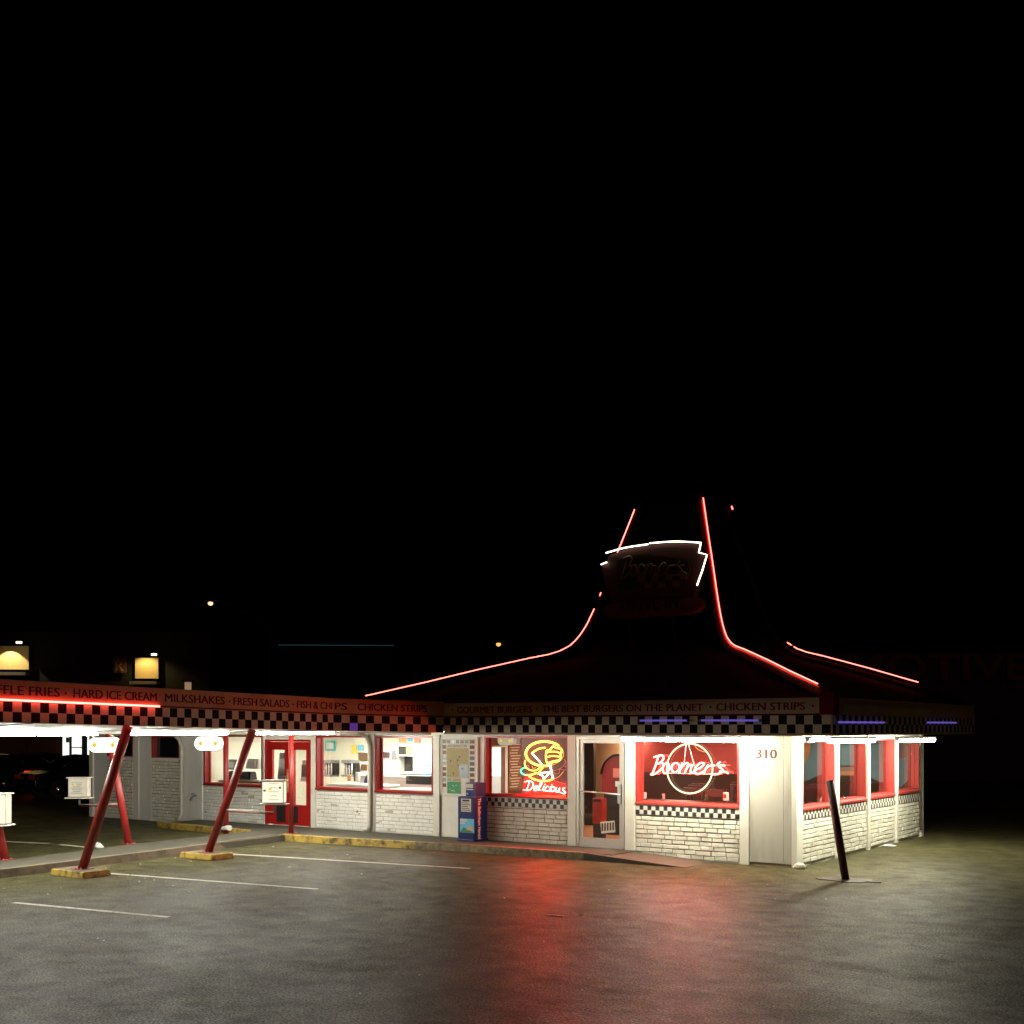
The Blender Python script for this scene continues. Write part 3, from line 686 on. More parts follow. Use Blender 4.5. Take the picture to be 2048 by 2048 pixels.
fas(E_, K, (.014, .0005), st0, st1, M['letter'], b); fas(K, J, (.014, .0005), st0, st1, M['letter'], b); nofix(b.build('trim_strip', cf))
b = MB()
def chk_run(P, Q, s, ph, purple=None):
    d = (Q - P); L_ = d.length; d.normalize(); n = Vector((d.y, -d.x, 0)) * .004; N_ = round(L_ / s); s = L_ / N_
    for i in range(N_):
        for r in (0, 1):
            a = P + d * (i * s) + n; c = P + d * ((i + 1) * s) + n
            m = M['fascia_w'] if (i + r + ph) % 2 else M['fascia_b']
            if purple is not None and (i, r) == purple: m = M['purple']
            z = lambda p, q: Vector((p.x, p.y, cb(p.y) + .008 + q * .147))
            b.face([z(a, r), z(c, r), z(c, r + 1), z(a, r + 1)], m)
chk_run(E_, K, .145, 0); chk_run(K, J, .165, 1, (2, 0)); nofix(b.build('checkers', cf))
b = MB()
def c_text(body, xa, xb, seg=0):
    if seg == 0:
        A = at_x(xa, 1400, NX + .03); B = at_x(xb, 1400, NX + .03)
    else:
        A = K.lerp(J, (xa - 665) / (886 - 665) * .98); B = K.lerp(J, (xb - 665) / (886 - 665) * 1.0)
    d = Vector((B.x - A.x, B.y - A.y, 0)); L_ = d.length; d.normalize(); n = Vector((d.y, -d.x, 0))
    o = Vector((A.x, A.y, cb(A.y) + .40)) + (n * .03 if seg else Vector())
    slope = Vector((d.x, d.y, -.0195 * d.y))
    text_mesh(b, body, o, slope, (0, 0, 1), L_, .135, M['letter'], bold=.038, depth=.003)
c_text('WAFFLE FRIES', -62, 119); c_text('HARD ICE CREAM', 147, 313); c_text('MILKSHAKES', 330, 449); c_text('FRESH SALADS', 467, 578); c_text('FISH & CHI', 594, 664)
c_text('PS', 667, 690, 1); c_text('CHICKEN STRIPS', 712, 850, 1)
for x in (131, 459, 586): P = at_x(x, 1400, NX + .03); dot((P.x, P.y, cb(P.y) + .46), .02, (1, 0, 0))
nofix(b.build('lettering', cf))
# roof deck and folded soffit
b = MB()
VX = -10.7
def zs(X, Y):
    n = cb(Y) + .01
    fold = .035 * abs(((Y + 1.3) / 2.9 * 2) % 2 - 1)
    v = 2.30
    if X >= VX: t = (X - VX) / (NX - VX); return v * (1 - t) + n * t + fold * (1 - t) * 0 + fold * math.sin(PI * min(max(t, 0), 1))
    t = (VX - X) / (VX - FXX); return v + t * .17
ys = [YE + (-.30 - YE) * i / 38 for i in range(39)]; xs = [NX - .041, NX - .7, NX - 1.4, NX - 2.1, VX, VX - 1.4, FXX]
for i in range(len(ys) - 1):
    for j in range(len(xs) - 1):
        b.face([(xs[j], ys[i], zs(xs[j], ys[i])), (xs[j + 1], ys[i], zs(xs[j + 1], ys[i])), (xs[j + 1], ys[i + 1], zs(xs[j + 1], ys[i + 1])), (xs[j], ys[i + 1], zs(xs[j], ys[i + 1]))], M['soffit'])
b.face([(NX - .041, YB, cb(YB) + .012), (NX - .041, -.3, cb(-.3) + .012), (-6.9, -.3, 2.29), (-6.97, -1.03, 2.305)], M['soffit'])
cs = b.build('canopy_soffit', cn)
b = MB(); b.hexa([(FXX, YE, ct(YE) - .08), (NX - .045, YE, ct(YE) - .06), (NX - .045, -.26, ct(-.3) - .06), (FXX, -.26, ct(-.3) - .08), (FXX, YE, ct(YE) - .03), (NX - .045, YE, ct(YE) - .01), (NX - .045, -.26, ct(-.3) - .01), (FXX, -.26, ct(-.3) - .03)], M['roof'])
b.hexa([(FXX, YE, 2.49), (FXX + .04, YE, 2.49), (FXX + .04, -.26, 2.49), (FXX, -.26, 2.49), (FXX, YE, ct(YE) - .081), (FXX + .04, YE, ct(YE) - .081), (FXX + .04, -.26, ct(-.3) - .081), (FXX, -.26, ct(-.3) - .081)], M['board'])
b.build('canopy_deck', cn)
b = MB()
for y in [-1.5 - 2.9 * i for i in range(5)]:
    b = MB(); b.tube([(NX - .06, y + .9, zs(NX - .06, y + .9) - .008), (VX + .6, y + .1, zs(VX + .6, y + .1) - .012), (VX, y, zs(VX, y) - .008)], .007, M['dark'], 5); nofix(b.build('seam_wire', cs))
# posts
def post(pts, r, label=None):
    b = MB(); b.tube(pts, r, M['redpole'], 18)
    p = Vector(pts[0]); b.lathe(p, [(0, .0), (r * 1.7, .0), (r * 1.7, .012), (0, .012)], M['redpole'], 14)
    o = b.build('post', cn)
    if pts[0][2] > .1:
        b = MB()
        for q in range(4): b.cyl((p.x + .105 * math.cos(q * PI / 2 + .78), p.y + .105 * math.sin(q * PI / 2 + .78), p.z), (p.x + .105 * math.cos(q * PI / 2 + .78), p.y + .105 * math.sin(q * PI / 2 + .78), p.z + .03), .012, M['greym'], 6)
        b.box((p.x - .13, p.y - .13, p.z - .001), (p.x + .13, p.y + .13, p.z + .010), M['redpole']); nofix(b.build('base_plate', o))
    if label: o['label'] = label
    return o
post([(-9.42, -4.86, .108), (-8.22, -4.86, 2.36)], .072, 'slanted red post on its own footing beside the oval sign over the door side')
post([(-9.06, -7.74, .108), (-7.78 - .08, -7.74, 2.42)], .075, 'slanted red post crossing the back post in view, left')
post([(-9.0, -10.6, .108), (-7.86, -10.6, 2.46)], .075)
post([(-11.85, -4.83, .12), (-12.53, -4.83, 2.42)], .070)
post([(-11.22, -7.8, .12), (-12.1, -7.8, 2.40)], .070)
post([(-12.88, -1.5, .0), (-12.88, -1.5, 2.42)], .060)
post([(-10.86, -1.42, .12), (-10.86, -1.42, 2.32)], .055, 'thin upright red post at the kerb corner in front of the red doors')
for (x, y) in ((-9.42, -4.86), (-9.06, -7.74), (-9.0, -10.6)):
    b = MB(); w1, w2 = .40, .27
    b.hexa([(x - w1 - .1, y - w2, .001), (x + w1, y - w2, .001), (x + w1, y + w2, .001), (x - w1 - .1, y + w2, .001), (x - w1 - .08, y - w2 + .02, .105), (x + w1 - .02, y - w2 + .02, .105), (x + w1 - .02, y + w2 - .02, .105), (x - w1 - .08, y + w2 - .02, .105)], M['yellow'])
    b.build('post_footing', cn, bevel=.012)
    b = MB(); b.box((x - w1 - .04, y - w2 + .05, .1055), (x + w1 - .06, y + w2 - .05, .109), M['kerb']); b.build('footing_top', cn)
# red neon on the canopy edge
b = MB(); b.tube([(NX + .06, -7.16, cb(-7.16) + .322), (NX + .06, YE + .2, cb(YE) + .322)], .016, M['neon_red'], 6)
tag(b.build('neon_tube'), 'straight red neon tube along the canopy fascia, between lettering and checkers', 'neon tube')

# fluorescent lights
def fixture(A, B, mtube, label, group, r=.022, twin=1, cap=True):
    A, B = Vector(A), Vector(B); root = thing('fluorescent_light', label, 'light', tuple((A + B) / 2), group)
    d = (B - A); L_ = d.length; d.normalize(); s = Vector((-d.y, d.x, 0))
    b = MB(); b.obox((A + B) / 2 + Vector((0, 0, .045)), d * L_ / 2, s * .05, (0, 0, .02), M['soffit'])
    for p in (A, B): b.obox(p + Vector((0, 0, .012)), d * .012, s * .035, (0, 0, .035), M['soffit'])
    b.build('housing', root)
    n = twin
    for i in range(n):
        a = A + d * (L_ * i / n + .03); c = A + d * (L_ * (i + 1) / n - .03)
        b = MB(); b.tube([a, c], r, mtube, 8); b.build('tube', root)
    return root
GE = 'fluorescent tubes under the restaurant eave'
fixture((-2.98, -.80, 2.215), (-.62, -.80, 2.205), M['tube_white'], 'bright fluorescent light over the window with the ring shaped neon sign', GE, .040, 2)
fixture((.60, -.97, 2.205), (.60, -.72, 2.205), M['tube_white'], 'short end of fluorescent light at the building corner', GE, .026)
fixture((.78, -.55, 2.20), (.78, 1.75, 2.19), M['tube_side'], 'bright fluorescent light over the first two side windows', GE, .040, 2)
fixture((.78, 3.1, 2.18), (.78, 5.5, 2.17), M['tube_side'], 'bright fluorescent light over the last side window', GE, .040, 2)
GC = 'fluorescent tubes under the canopy'
for i, y in enumerate((-2.2, -5.1, -8.0, -10.9)):
    fixture((-9.95, y - 1.15, 2.305), (-9.95, y + 1.15, 2.305), M['tube_canopy'], ['fluorescent light under the canopy nearest the red doors', 'fluorescent light under the canopy between the two oval signs', 'fluorescent light under the canopy beyond the left oval sign', 'fluorescent light under the canopy at the left edge of view'][i], GC, .024, 2)
for i, y in enumerate((-2.2, -5.1, -8.0, -10.9)):  # hidden second tube row, added to brighten the wall and canopy inside
    fixture((-11.7, y - 1.15, 2.33), (-11.7, y + 1.15, 2.33), M['tube_fill'], ['added fill light under the canopy, nearest the building', 'added fill light under the canopy, second from the building', 'added fill light under the canopy, third from the building', 'added fill light under the canopy, at the left edge'][i], GC, .024, 2)
GV = 'violet streaks on the checkered fascia'
def violet(A, B, lab):  # violet streaks along the fascia, modelled as thin glowing rods
    b = MB(); b.tube([A, B], .016, M['streak_violet'], 8); d = (Vector(B) - Vector(A)).normalized()
    for p in (A, B): b.tube([Vector(p) - d * .02, Vector(p) + d * .02], .022, M['dark'], 8)
    tag(b.build('violet_streak'), lab, 'neon tube', GV)
violet((-2.45, -1.09, 2.54), (-1.49, -1.09, 2.538), 'dim violet streak on the front fascia, left one of the pair')
violet((-1.26, -1.09, 2.538), (-.17, -1.09, 2.533), 'dim violet streak on the front fascia, right one of the pair')
violet((1.09, -1.0, 2.50), (1.09, 1.38, 2.505), 'longer dim violet streak on the side fascia near the corner')
violet((1.09, 3.83, 2.515), (1.09, 6.03, 2.52), 'dim violet streak at the far end of the side fascia')

# ================================================================== NEON WINDOW SIGNS
def conv(cx, cy, sc, Y): return lambda p: at_y(cx + p[0] / sc, cy + p[1] / sc, Y)
def ell(cx, cy, rx, ry, tilt=0, n=28, a0=0, a1=2 * PI):
    out = []
    for i in range(n + (0 if a1 - a0 > 6.28 else 1)):
        q = a0 + (a1 - a0) * i / n; x = rx * math.cos(q); y = ry * math.sin(q)
        out.append((cx + x * math.cos(tilt) - y * math.sin(tilt), cy + x * math.sin(tilt) + y * math.cos(tilt)))
    return out
BOOM = [[(290, 450), (232, 640), (172, 800), (150, 838)], [(192, 478), (280, 448), (365, 438), (403, 492), (352, 572), (262, 622)], [(262, 622), (362, 600), (395, 660), (330, 752), (222, 828), (150, 852), (122, 838)],
        [(800, 600), (735, 808)], [(775, 720), (850, 620), (915, 606), (912, 680), (852, 812)], [(888, 730), (950, 650), (1005, 650), (985, 730), (975, 790), (1040, 812)],
        [(1062, 762), (1190, 700), (1272, 625), (1200, 598), (1100, 680), (1062, 780), (1130, 838), (1240, 790), (1300, 740)],
        [(1352, 642), (1262, 812)], [(1300, 735), (1390, 662), (1500, 655)], [(1620, 578), (1562, 622), (1562, 668)],
        [(1722, 655), (1610, 655), (1590, 690), (1668, 742), (1640, 800), (1540, 842), (1440, 842)], [(1600, 782), (1700, 785), (1790, 822)]]
Yn = .03
cv = conv(1290, 1470, 10.733, Yn)
ns = thing('neon_sign', 'neon window sign of a red-white script word across a yellow ring', 'neon sign', tuple(cv((960, 720))))
b = MB()
for s_ in BOOM: b.tube([cv(p) for p in spline([Vector((*p, 0)) for p in s_], 5)], .0125, M['neon_script'], 6)
for e_ in (ell(452, 712, 66, 112, .25), ell(652, 700, 82, 100, .35)): b.tube([cv(p) for p in e_], .0125, M['neon_script'], 6, closed=True)
b.build('script_tube', ns)
cr = conv(1290, 1470, 10.733, Yn + .03)
b = MB(); b.tube([cr(p) for p in ell(960, 720, 490, 535, 0, 48)], .014, M['neon_ring'], 8, closed=True); b.build('ring_tube', ns)
b = MB(); b.tube([cr(p) for p in spline([Vector((1040, 190, 0)), Vector((1140, 310, 0)), Vector((1290, 370, 0))])], .008, M['neon_amber'], 6)
for s_ in ([(893, 150), (840, 595)], [(920, 150), (1070, 690)]): b.tube([cr(p) for p in s_], .006, M['trim'], 6)
b.tube([cr(p) for p in ((500, 822), (1430, 842))], .006, M['trim'], 6); b.tube([cr(p) for p in ((560, 702), (1060, 705))], .004, M['red'], 6); b.build('hanger', ns)

cd = conv(1030, 1465, 14.31, .05)
nd = thing('neon_sign', 'yellow neon hamburger sign above a white script word, on a dark red board', 'neon sign', tuple(cd((800, 900))))
A = cd((178, 150)); B = cd((1560, 1790)); b = MB(); b.box((A.x, .075, B.z), (-4.69, .095, A.z), M['backing']); b.build('backing_board', nd)
def NT(b, s_, m, r=.012, sp=True, closed=False):
    P = [Vector((*p, 0)) for p in s_]; P = spline(P, 5) if sp and not closed else P
    b.tube([cd(p) for p in P], r, m, 6, closed=closed)
b = MB(); y = M['neon_yellow']
NT(b, ell(840, 608, 530, 350, 0, 44, PI * .38, PI * 1.78), y, .019, False); NT(b, ell(840, 608, 550, 355, 0, 24, -PI * .22, PI * .38), M['neon_amber'], .008, False)
NT(b, [(865, 438), (700, 460), (570, 530), (480, 598)], y, .014); NT(b, [(490, 600), (620, 740), (765, 905)], M['neon_white'], .011)
NT(b, [(885, 620), (905, 525), (1000, 490), (1090, 400), (1180, 440), (1325, 480), (1330, 560), (1305, 640), (1300, 740), (1240, 810), (1100, 850), (965, 890), (900, 830), (885, 720), (885, 620)], y, .013)
NT(b, [(910, 575), (1100, 545), (1310, 590)], y, .010); NT(b, [(930, 700), (1100, 672), (1300, 700)], y, .011); NT(b, [(960, 870), (1100, 820), (1240, 800)], y, .010)
NT(b, [(300, 800), (275, 900), (330, 1010), (430, 1075), (560, 1090), (660, 1050), (725, 980)], y, .009)
NT(b, [(800, 1000), (640, 1190)], y, .011, False); NT(b, [(400, 1240), (500, 1320), (700, 1380), (900, 1392), (1100, 1330)], y, .014)
b.build('bun_tube', nd)
b = MB(); NT(b, [(300, 1000), (205, 1040), (165, 1120), (240, 1195), (320, 1215)], M['neon_green'], .014); NT(b, [(320, 1215), (420, 1215), (520, 1195), (610, 1150)], y, .014); b.build('lettuce_tube', nd)
b = MB(); wv = M['neon_white']
NT(b, [(975, 900), (1020, 1000), (1050, 1180), (1090, 1320)], wv, .015); NT(b, [(715, 1165), (860, 1145), (1000, 1140)], wv, .011); NT(b, [(700, 1200), (795, 1245), (815, 1340)], wv, .011); NT(b, [(830, 1335), (1030, 1100)], wv, .011, False)
NT(b, [(350, 930), (400, 970), (380, 1010)], M['neon_pinkdim'], .006); NT(b, [(490, 960), (520, 1030), (600, 1000)], M['neon_amber'], .007)
b.build('topping_tube', nd)
b = MB(); pk = M['neon_pinkdim']
NT(b, [(1400, 770), (1450, 830), (1385, 960), (1250, 1050), (1060, 1110)], pk, .005); NT(b, [(1420, 960), (1500, 1040), (1400, 1075), (1290, 1045), (1260, 1160), (1170, 1180), (1100, 1140)], pk, .005)
NT(b, [(1100, 1330), (1250, 1270), (1385, 1120)], M['neon_amber'], .007); NT(b, [(1100, 1372), (1250, 1420), (1400, 1458), (1530, 1470)], pk, .005); b.build('cable', nd)
b = MB(); nsr = M['neon_script_deep']
for s_ in ([(275, 1415), (420, 1385), (515, 1445), (500, 1560), (400, 1655), (245, 1640)], [(415, 1400), (340, 1640)],
           [(545, 1610), (640, 1575), (630, 1525), (570, 1545), (540, 1620), (580, 1665), (660, 1640)],
           [(660, 1640), (740, 1520), (775, 1430), (735, 1430), (690, 1560), (690, 1650), (745, 1650)],
           [(835, 1530), (795, 1640), (830, 1670)], [(965, 1560), (925, 1535), (870, 1600), (880, 1680), (960, 1665)],
           [(1025, 1545), (985, 1660), (1020, 1690)], [(1190, 1570), (1160, 1670), (1210, 1705), (1280, 1580)], [(1280, 1580), (1262, 1700), (1315, 1715)],
           [(1430, 1590), (1370, 1600), (1375, 1650), (1430, 1700), (1400, 1750), (1330, 1735)], [(1420, 1745), (1530, 1680)]):
    NT(b, s_, nsr, .0085)
NT(b, ell(1085, 1620, 48, 72, .2), nsr, .0085, False, True)
for q in ((855, 1480), (1050, 1495)): NT(b, [(q[0], q[1]), (q[0] + 14, q[1] + 10)], nsr, .009, False)
b.build('script_tube', nd)

# ================================================================== ROOF SIGN
Ys = 1.6
SP = lambda x, y, dy=0: at_y(x, y, Ys + dy)
rs = thing('roof_sign', 'dark arched keystone sign with white tube outline on the front of the roof', 'sign', tuple(SP(1305, 1225)))
up = [(1214, 1124), (1216, 1112), (1252, 1098), (1296, 1090), (1350, 1085), (1398, 1089), (1394, 1106), (1408, 1112), (1392, 1170), (1386, 1192), (1300, 1200), (1226, 1206), (1212, 1180), (1203, 1134)]
b = MB(); b.prism([SP(*p) for p in up][::-1], (0, .22, 0), M['signdark']); b.build('sign_panel', rs)
pill = [(1210, 1212), (1222, 1207), (1300, 1201), (1388, 1194), (1402, 1199), (1404, 1212), (1390, 1224), (1370, 1229), (1300, 1233), (1225, 1237), (1210, 1230)]
b = MB(); b.prism([SP(x, y) for x, y in pill][::-1], (0, .18, 0), M['pill']); pp = b.build('lower_panel', rs)
b = MB(); b.prism([SP(x, y, -.03) for x, y in [(1235, 1120), (1285, 1108), (1375, 1120), (1380, 1142), (1370, 1160), (1240, 1180), (1232, 1150)]][::-1], (0, .028, 0), M['check_b'])
cxs = [1275 + 14 * i for i in range(8)]
for i, x in enumerate(cxs[:-1]):
    for r in (0, 1):
        y0 = 1152 + r * 13 - i * .9
        if (i + r) % 2 == 0: b.prism([SP(x, y0, -.034), SP(x + 14, y0 - .9, -.034), SP(x + 14, y0 + 12, -.034), SP(x, y0 + 13, -.034)][::-1], (0, .003, 0), M['signtext'])
b.build('emblem', rs)
b = MB(); ccx, ccy = SP(1240, 1165), SP(1378, 1128)
sc = lambda p: SP(1242 + (p[0] - 130) * .079, 1112 + (p[1] - 440) * .105 - (p[0] - 130) * .004 + 2, -.05)
for s_ in BOOM: b.tube([sc(p) for p in spline([Vector((*p, 0)) for p in s_], 4)], .02, M['signtext'], 5)
for e_ in (ell(452, 712, 66, 112, .25, 14), ell(652, 700, 82, 100, .35, 14)): b.tube([sc(p) for p in e_], .02, M['signtext'], 5, closed=True)
A, B = SP(1243, 1226), SP(1357, 1220)
text_mesh(b, 'DRIVE IN', (A.x, Ys - .002, A.z), (1, 0, .02), (0, 0, 1), B.x - A.x, .24, M['check_b'], bold=.03, depth=.01)
b.build('lettering', rs)
b = MB()
for s_ in ([(1212, 1106), (1250, 1095.5), (1296, 1088.5)], [(1299, 1086.5), (1350, 1083), (1402, 1085.5)], [(1402, 1085.5), (1397.5, 1105), (1414, 1109.5), (1405, 1140), (1394, 1171)], [(1202, 1129), (1213.5, 1124.5)]):
    P = [SP(*p, -.06) for p in s_]; 
    if len(P) == 3 and s_[0][0] < 1300: P = spline(P, 6)
    b.tube(P, .013, M['neon_white'], 6)
b.build('outline_tube', rs)
b = MB()
for x in (-4.3, -3.3): b = MB(); b.tube([(x, Ys + .15, 5.2), (x, 2.75, 4.7)], .03, M['hipdark'], 8); b.tube([(x, Ys + .15, 5.6), (x, 2.95, 5.4)], .03, M['hipdark'], 8); b.tube([(x, Ys + .12, 4.6), (x, 2.0, 3.9)], .03, M['hipdark'], 8); b.build('support_arm', rs)

# ================================================================== STREET-SIDE OBJECTS
# notice board beside the newspaper box
nb = thing('notice_board', 'framed town map poster with advertisements round its edge on the white wall', 'notice board', (-7.3, -.03, 1.0))
x0, x1, z0, z1 = -7.78, -6.86, 1.03, 2.19
b = MB(); b.box((x0, -.035, z0), (x1, -.0005, z1), M['paper']); b.build('poster', nb)
b = MB()
for bx in ((x0 - .03, x0), (x1, x1 + .03)): b.box((bx[0], -.05, z0 - .03), (bx[1], -.0005, z1 + .03), M['trim'])
b.box((x0, -.05, z1), (x1, -.0005, z1 + .03), M['trim']); b.box((x0, -.05, z0 - .03), (x1, -.0005, z0), M['trim']); b.build('frame', nb)
b = MB(); q = .003
def pr(xa, xb, za, zb, m, lift=1): b.box((x0 + xa, -.035 - q * lift, z0 + za), (x0 + xb, -.0355, z0 + zb), m)
pr(.13, .70, .34, .96, M['map']); pr(.46, .70, .34, .62, M['greym'], 2); pr(.14, .5, .01, .26, M['green']); pr(.14, .26, .27, .33, M['greym']); pr(.28, .5, .27, .33, M['cardboard'])
for i in range(9):
    h_ = 1.06 - i * .115
    pr(.02, .11, h_, h_ + .075, random.choice([M['brown'], M['dark'], M['greym']])); pr(.74, .86, h_, h_ + .075, random.choice([M['brown'], M['dark'], M['brickred']]))
for i in range(5): pr(.13 + i * .12, .22 + i * .12, 1.06, 1.13, random.choice([M['brown'], M['dark'], M['greym']]))
for i in range(7): xx = random.uniform(.2, .6); zz = random.uniform(.4, .9); pr(xx, xx + .03, zz, zz + .035, M['dark'], 3)
for i in range(8): xx = random.uniform(.16, .44); zz = random.uniform(.03, .22); pr(xx, xx + .02, zz, zz + .02, M['paper'], 2)
b.build('print', nb)
b = MB(); text_mesh(b, 'INFORMATION', (x0 + .16, -.036, z0 + .98), (1, 0, 0), (0, 0, 1), .5, .055, M['brown'], bold=.03, depth=.003); b.build('lettering', nb)

# newspaper box
na = thing('newspaper_box', 'dark blue newspaper vending box with coin head standing against the wall', 'newspaper box', (-6.75, -.35, .12))
bx0, bx1, by0, by1 = -6.95, -6.54, -.55, -.10
b = MB(); b.box((bx0, by0, .16), (bx1, by1, 1.02), M['blue']); b.box((bx0 - .02, by0 - .02, .121), (bx1 + .02, by1 + .02, .16), M['blue']); b.build('body', na, bevel=.012)
b = MB(); b.box((bx0 + .14, by0 + .08, 1.02), (bx1 - .02, by1 - .03, 1.30), M['blue']); b.box((bx0 + .15, by0 + .075, 1.2), (bx0 + .33, by0 + .0795, 1.28), M['paper']); b.box((bx0 + .15, by0 + .075, 1.155), (bx0 + .33, by0 + .0795, 1.18), M['paper']); b.tube([(bx0 + .2, by0 + .078, 1.08), (bx0 + .2, by0 + .05, 1.08)], .02, M['steel'], 10); b.build('coin_head', na, bevel=.008)
b = MB(); b.box((bx0 + .09, by0 - .006, .72), (bx0 + .34, by0 - .0005, .98), M['paper'])
for i in range(6): b.box((bx0 + .11, by0 - .008, .745 + i * .036), (bx0 + .32 - (i % 3) * .03, by0 - .0062, .760 + i * .036), M['brown'])
b.box((bx0 + .13, by0 - .009, .93), (bx0 + .3, by0 - .0062, .965), M['dark']); b.build('display_window', na)
b = MB(); b.box((bx0 + .06, by0 - .006, .30), (bx0 + .42, by0 - .0005, .58), M['cyan']); b.prism([(bx0 + .065, by0 - .008, .305), (bx0 + .40, by0 - .008, .305), (bx0 + .28, by0 - .008, .37), (bx0 + .15, by0 - .008, .40)], (0, .001, 0), M['green'])
b.prism([(bx0 + .22, by0 - .010, .35), (bx0 + .41, by0 - .010, .35), (bx0 + .33, by0 - .010, .45)], (0, .001, 0), M['orange']); b.box((bx0 + .07, by0 - .008, .52), (bx0 + .24, by0 - .0062, .57), M['paper']); b.box((bx0 + .07, by0 - .008, .47), (bx0 + .19, by0 - .0062, .5), M['paper']); b.build('picture_card', na)
b = MB(); text_mesh(b, 'The Bellingham Herald', (bx1, by0 + .10, .99), (0, 0, -1), (0, 1, 0), .82, .13, M['paper'], bold=.02, depth=.004); b.build('lettering', na)

# menu boxes on arms
def menu_box(name, label, c, arm_from, lit, yaw=R(35), s=1.0):
    c = Vector(c); root = thing(name, label, 'menu box', tuple(c), 'drive-in menu boxes')
    ux = Vector((math.cos(yaw), math.sin(yaw), 0)); uy = Vector((-math.sin(yaw), math.cos(yaw), 0)); w2, h2, d2 = .19 * s, .19 * s, .11
    b = MB(); b.obox(c + uy * .0, ux * w2, uy * d2, (0, 0, h2), M['alu']); b.obox(c + Vector((0, 0, h2 + .012)), ux * (w2 + .03), uy * (d2 + .04), (0, 0, .010), M['trim']); b.build('case', root)
    b = MB(); b.obox(c - uy * (d2 + .004), ux * (w2 - .012), uy * .003, (0, 0, h2 - .012), M['menu_lit'] if lit else M['paper'])
    b.obox(c + ux * (w2 + .004), ux * .003, uy * (d2 - .02), (0, 0, h2 - .015), M['menu_lit'] if lit else M['paper']); b.build('menu_panel', root)
    b = MB()
    f = c - uy * (d2 + .009)
    if not lit:
        for i in range(7): b.obox(f + Vector((0, 0, .10 - i * .035)) - ux * .01, ux * (.12 - (i % 3) * .02), uy * .0008, (0, 0, .006), M['greym'])
    else:
        for (a_, h_) in ((-.14, .03), (.13, .08)): b.obox(f + ux * a_ + Vector((0, 0, h_)), ux * .02, uy * .0008, (0, 0, .018), M['orange'])
        for i in range(5): b.obox(f + Vector((0, 0, .15 - i * .07)) + ux * .02, ux * (.09 - (i % 2) * .03), uy * .0008, (0, 0, .004), M['yel'])
    b.obox(f - ux * .04 + Vector((0, 0, .06)), ux * .022, uy * .0012, (0, 0, .022), M['amber_dot']); b.build('print', root)
    b = MB(); b.obox(c - Vector((0, 0, h2 + .02)), ux * (w2 + .05), uy * (d2 + .06), (0, 0, .008), M['trim']); b.tube([c - Vector((0, 0, h2 + .02)), c - Vector((0, 0, h2 + .16))], .02, M['greym'], 8); b.build('shelf', root)
    e = c - Vector((0, 0, h2 + .16)); a = Vector(arm_from); b = MB()
    for dz in (.0, -.035): b.tube([e + Vector((0, 0, dz)), a + Vector((0, 0, dz))], .011, M['redpole'] if dz else M['trim'], 8)
    b.obox(a, (.05, 0, 0), (0, .05, 0), (0, 0, .05), M['redpole']); b.build('arm', root)
c1 = at_y(548, 1584, -4.95); p1 = Vector((-9.0, -4.86, .92))
menu_box('menu_box', 'glowing cream menu box on a red arm in front of the red doors', c1, p1, True)
c2 = at_y(159, 1575, -4.9); p2 = Vector((-12.08, -4.83, .90))
menu_box('menu_box', 'unlit grey menu box on a red arm left of the crossed posts', c2, p2, False)
c3 = at_y(-12, 1618, -7.9); menu_box('menu_box', 'cream menu box cut off by the left edge of the picture', c3, (-11.5, -7.8, .92), True, s=1.35)

# hanging oval signs
def oval_sign(label, c, w2, h2, yaw, drop, dots=True, mlit=None):
    c = Vector(c); root = thing('oval_sign', label, 'hanging sign', tuple(c), 'lit oval signs hanging on wires')
    ux = Vector((math.cos(yaw), math.sin(yaw), 0)); uy = Vector((-math.sin(yaw), math.cos(yaw), 0)); r = h2
    pts = []
    for i in range(24):
        q = 2 * PI * i / 24; x = (w2 - r) * (1 if math.cos(q) > 0 else -1) + r * math.cos(q); pts.append(c + ux * x + Vector((0, 0, r * math.sin(q))) - uy * .06)
    b = MB(); b.prism(pts, uy * .12, mlit or M['sign_lit'], M['trim']); b.build('sign_body', root)
    b = MB()
    for sx in (-1, 1):
        if dots:
            P = c + ux * (w2 - r * .9) * sx - uy * .0635; b.prism([P + ux * r * .30 * math.cos(q * PI / 6) + Vector((0, 0, r * .34 * math.sin(q * PI / 6))) for q in range(12)], uy * .002, M['amber_dot'])
    for i in range(3): b.obox(c + Vector((0, 0, .03 - .035 * i)) - uy * .0625, ux * (w2 * .38 - i * .03), uy * .0008, (0, 0, .004), M['yel'])
    b.build('print', root)
    for sx in (-.65, .65):
        b = MB(); b.tube(spline([c + ux * w2 * sx + Vector((0, 0, r)), c + ux * w2 * (sx - .12) + Vector((0, 0, r + drop * .6)), c + ux * w2 * (sx - .35) + Vector((0, 0, r + drop))]), .006, M['trim'], 5); b.build('wire', root)
YW = R(30)
oval_sign('large glowing white oval sign hung under the canopy by the crossed posts', at_y(210, 1490, -6.3), .29, .133, YW, .05)
oval_sign('glowing white oval sign hung under the canopy before the shop window', at_y(418, 1487, -3.6), .28, .14, YW, .06)
dimsign = glow('oval_sign_dim', (1, .88, .6), .5)
oval_sign('cream oval sign hung indoors left of the hamburger neon', at_y(1014, 1481, .55), .20, .10, 0, .02, True, dimsign)
oval_sign('cream oval sign partly hidden by the pillar, right of the hamburger neon', at_y(1132, 1481, .55), .19, .10, 0, .02, True, dimsign)

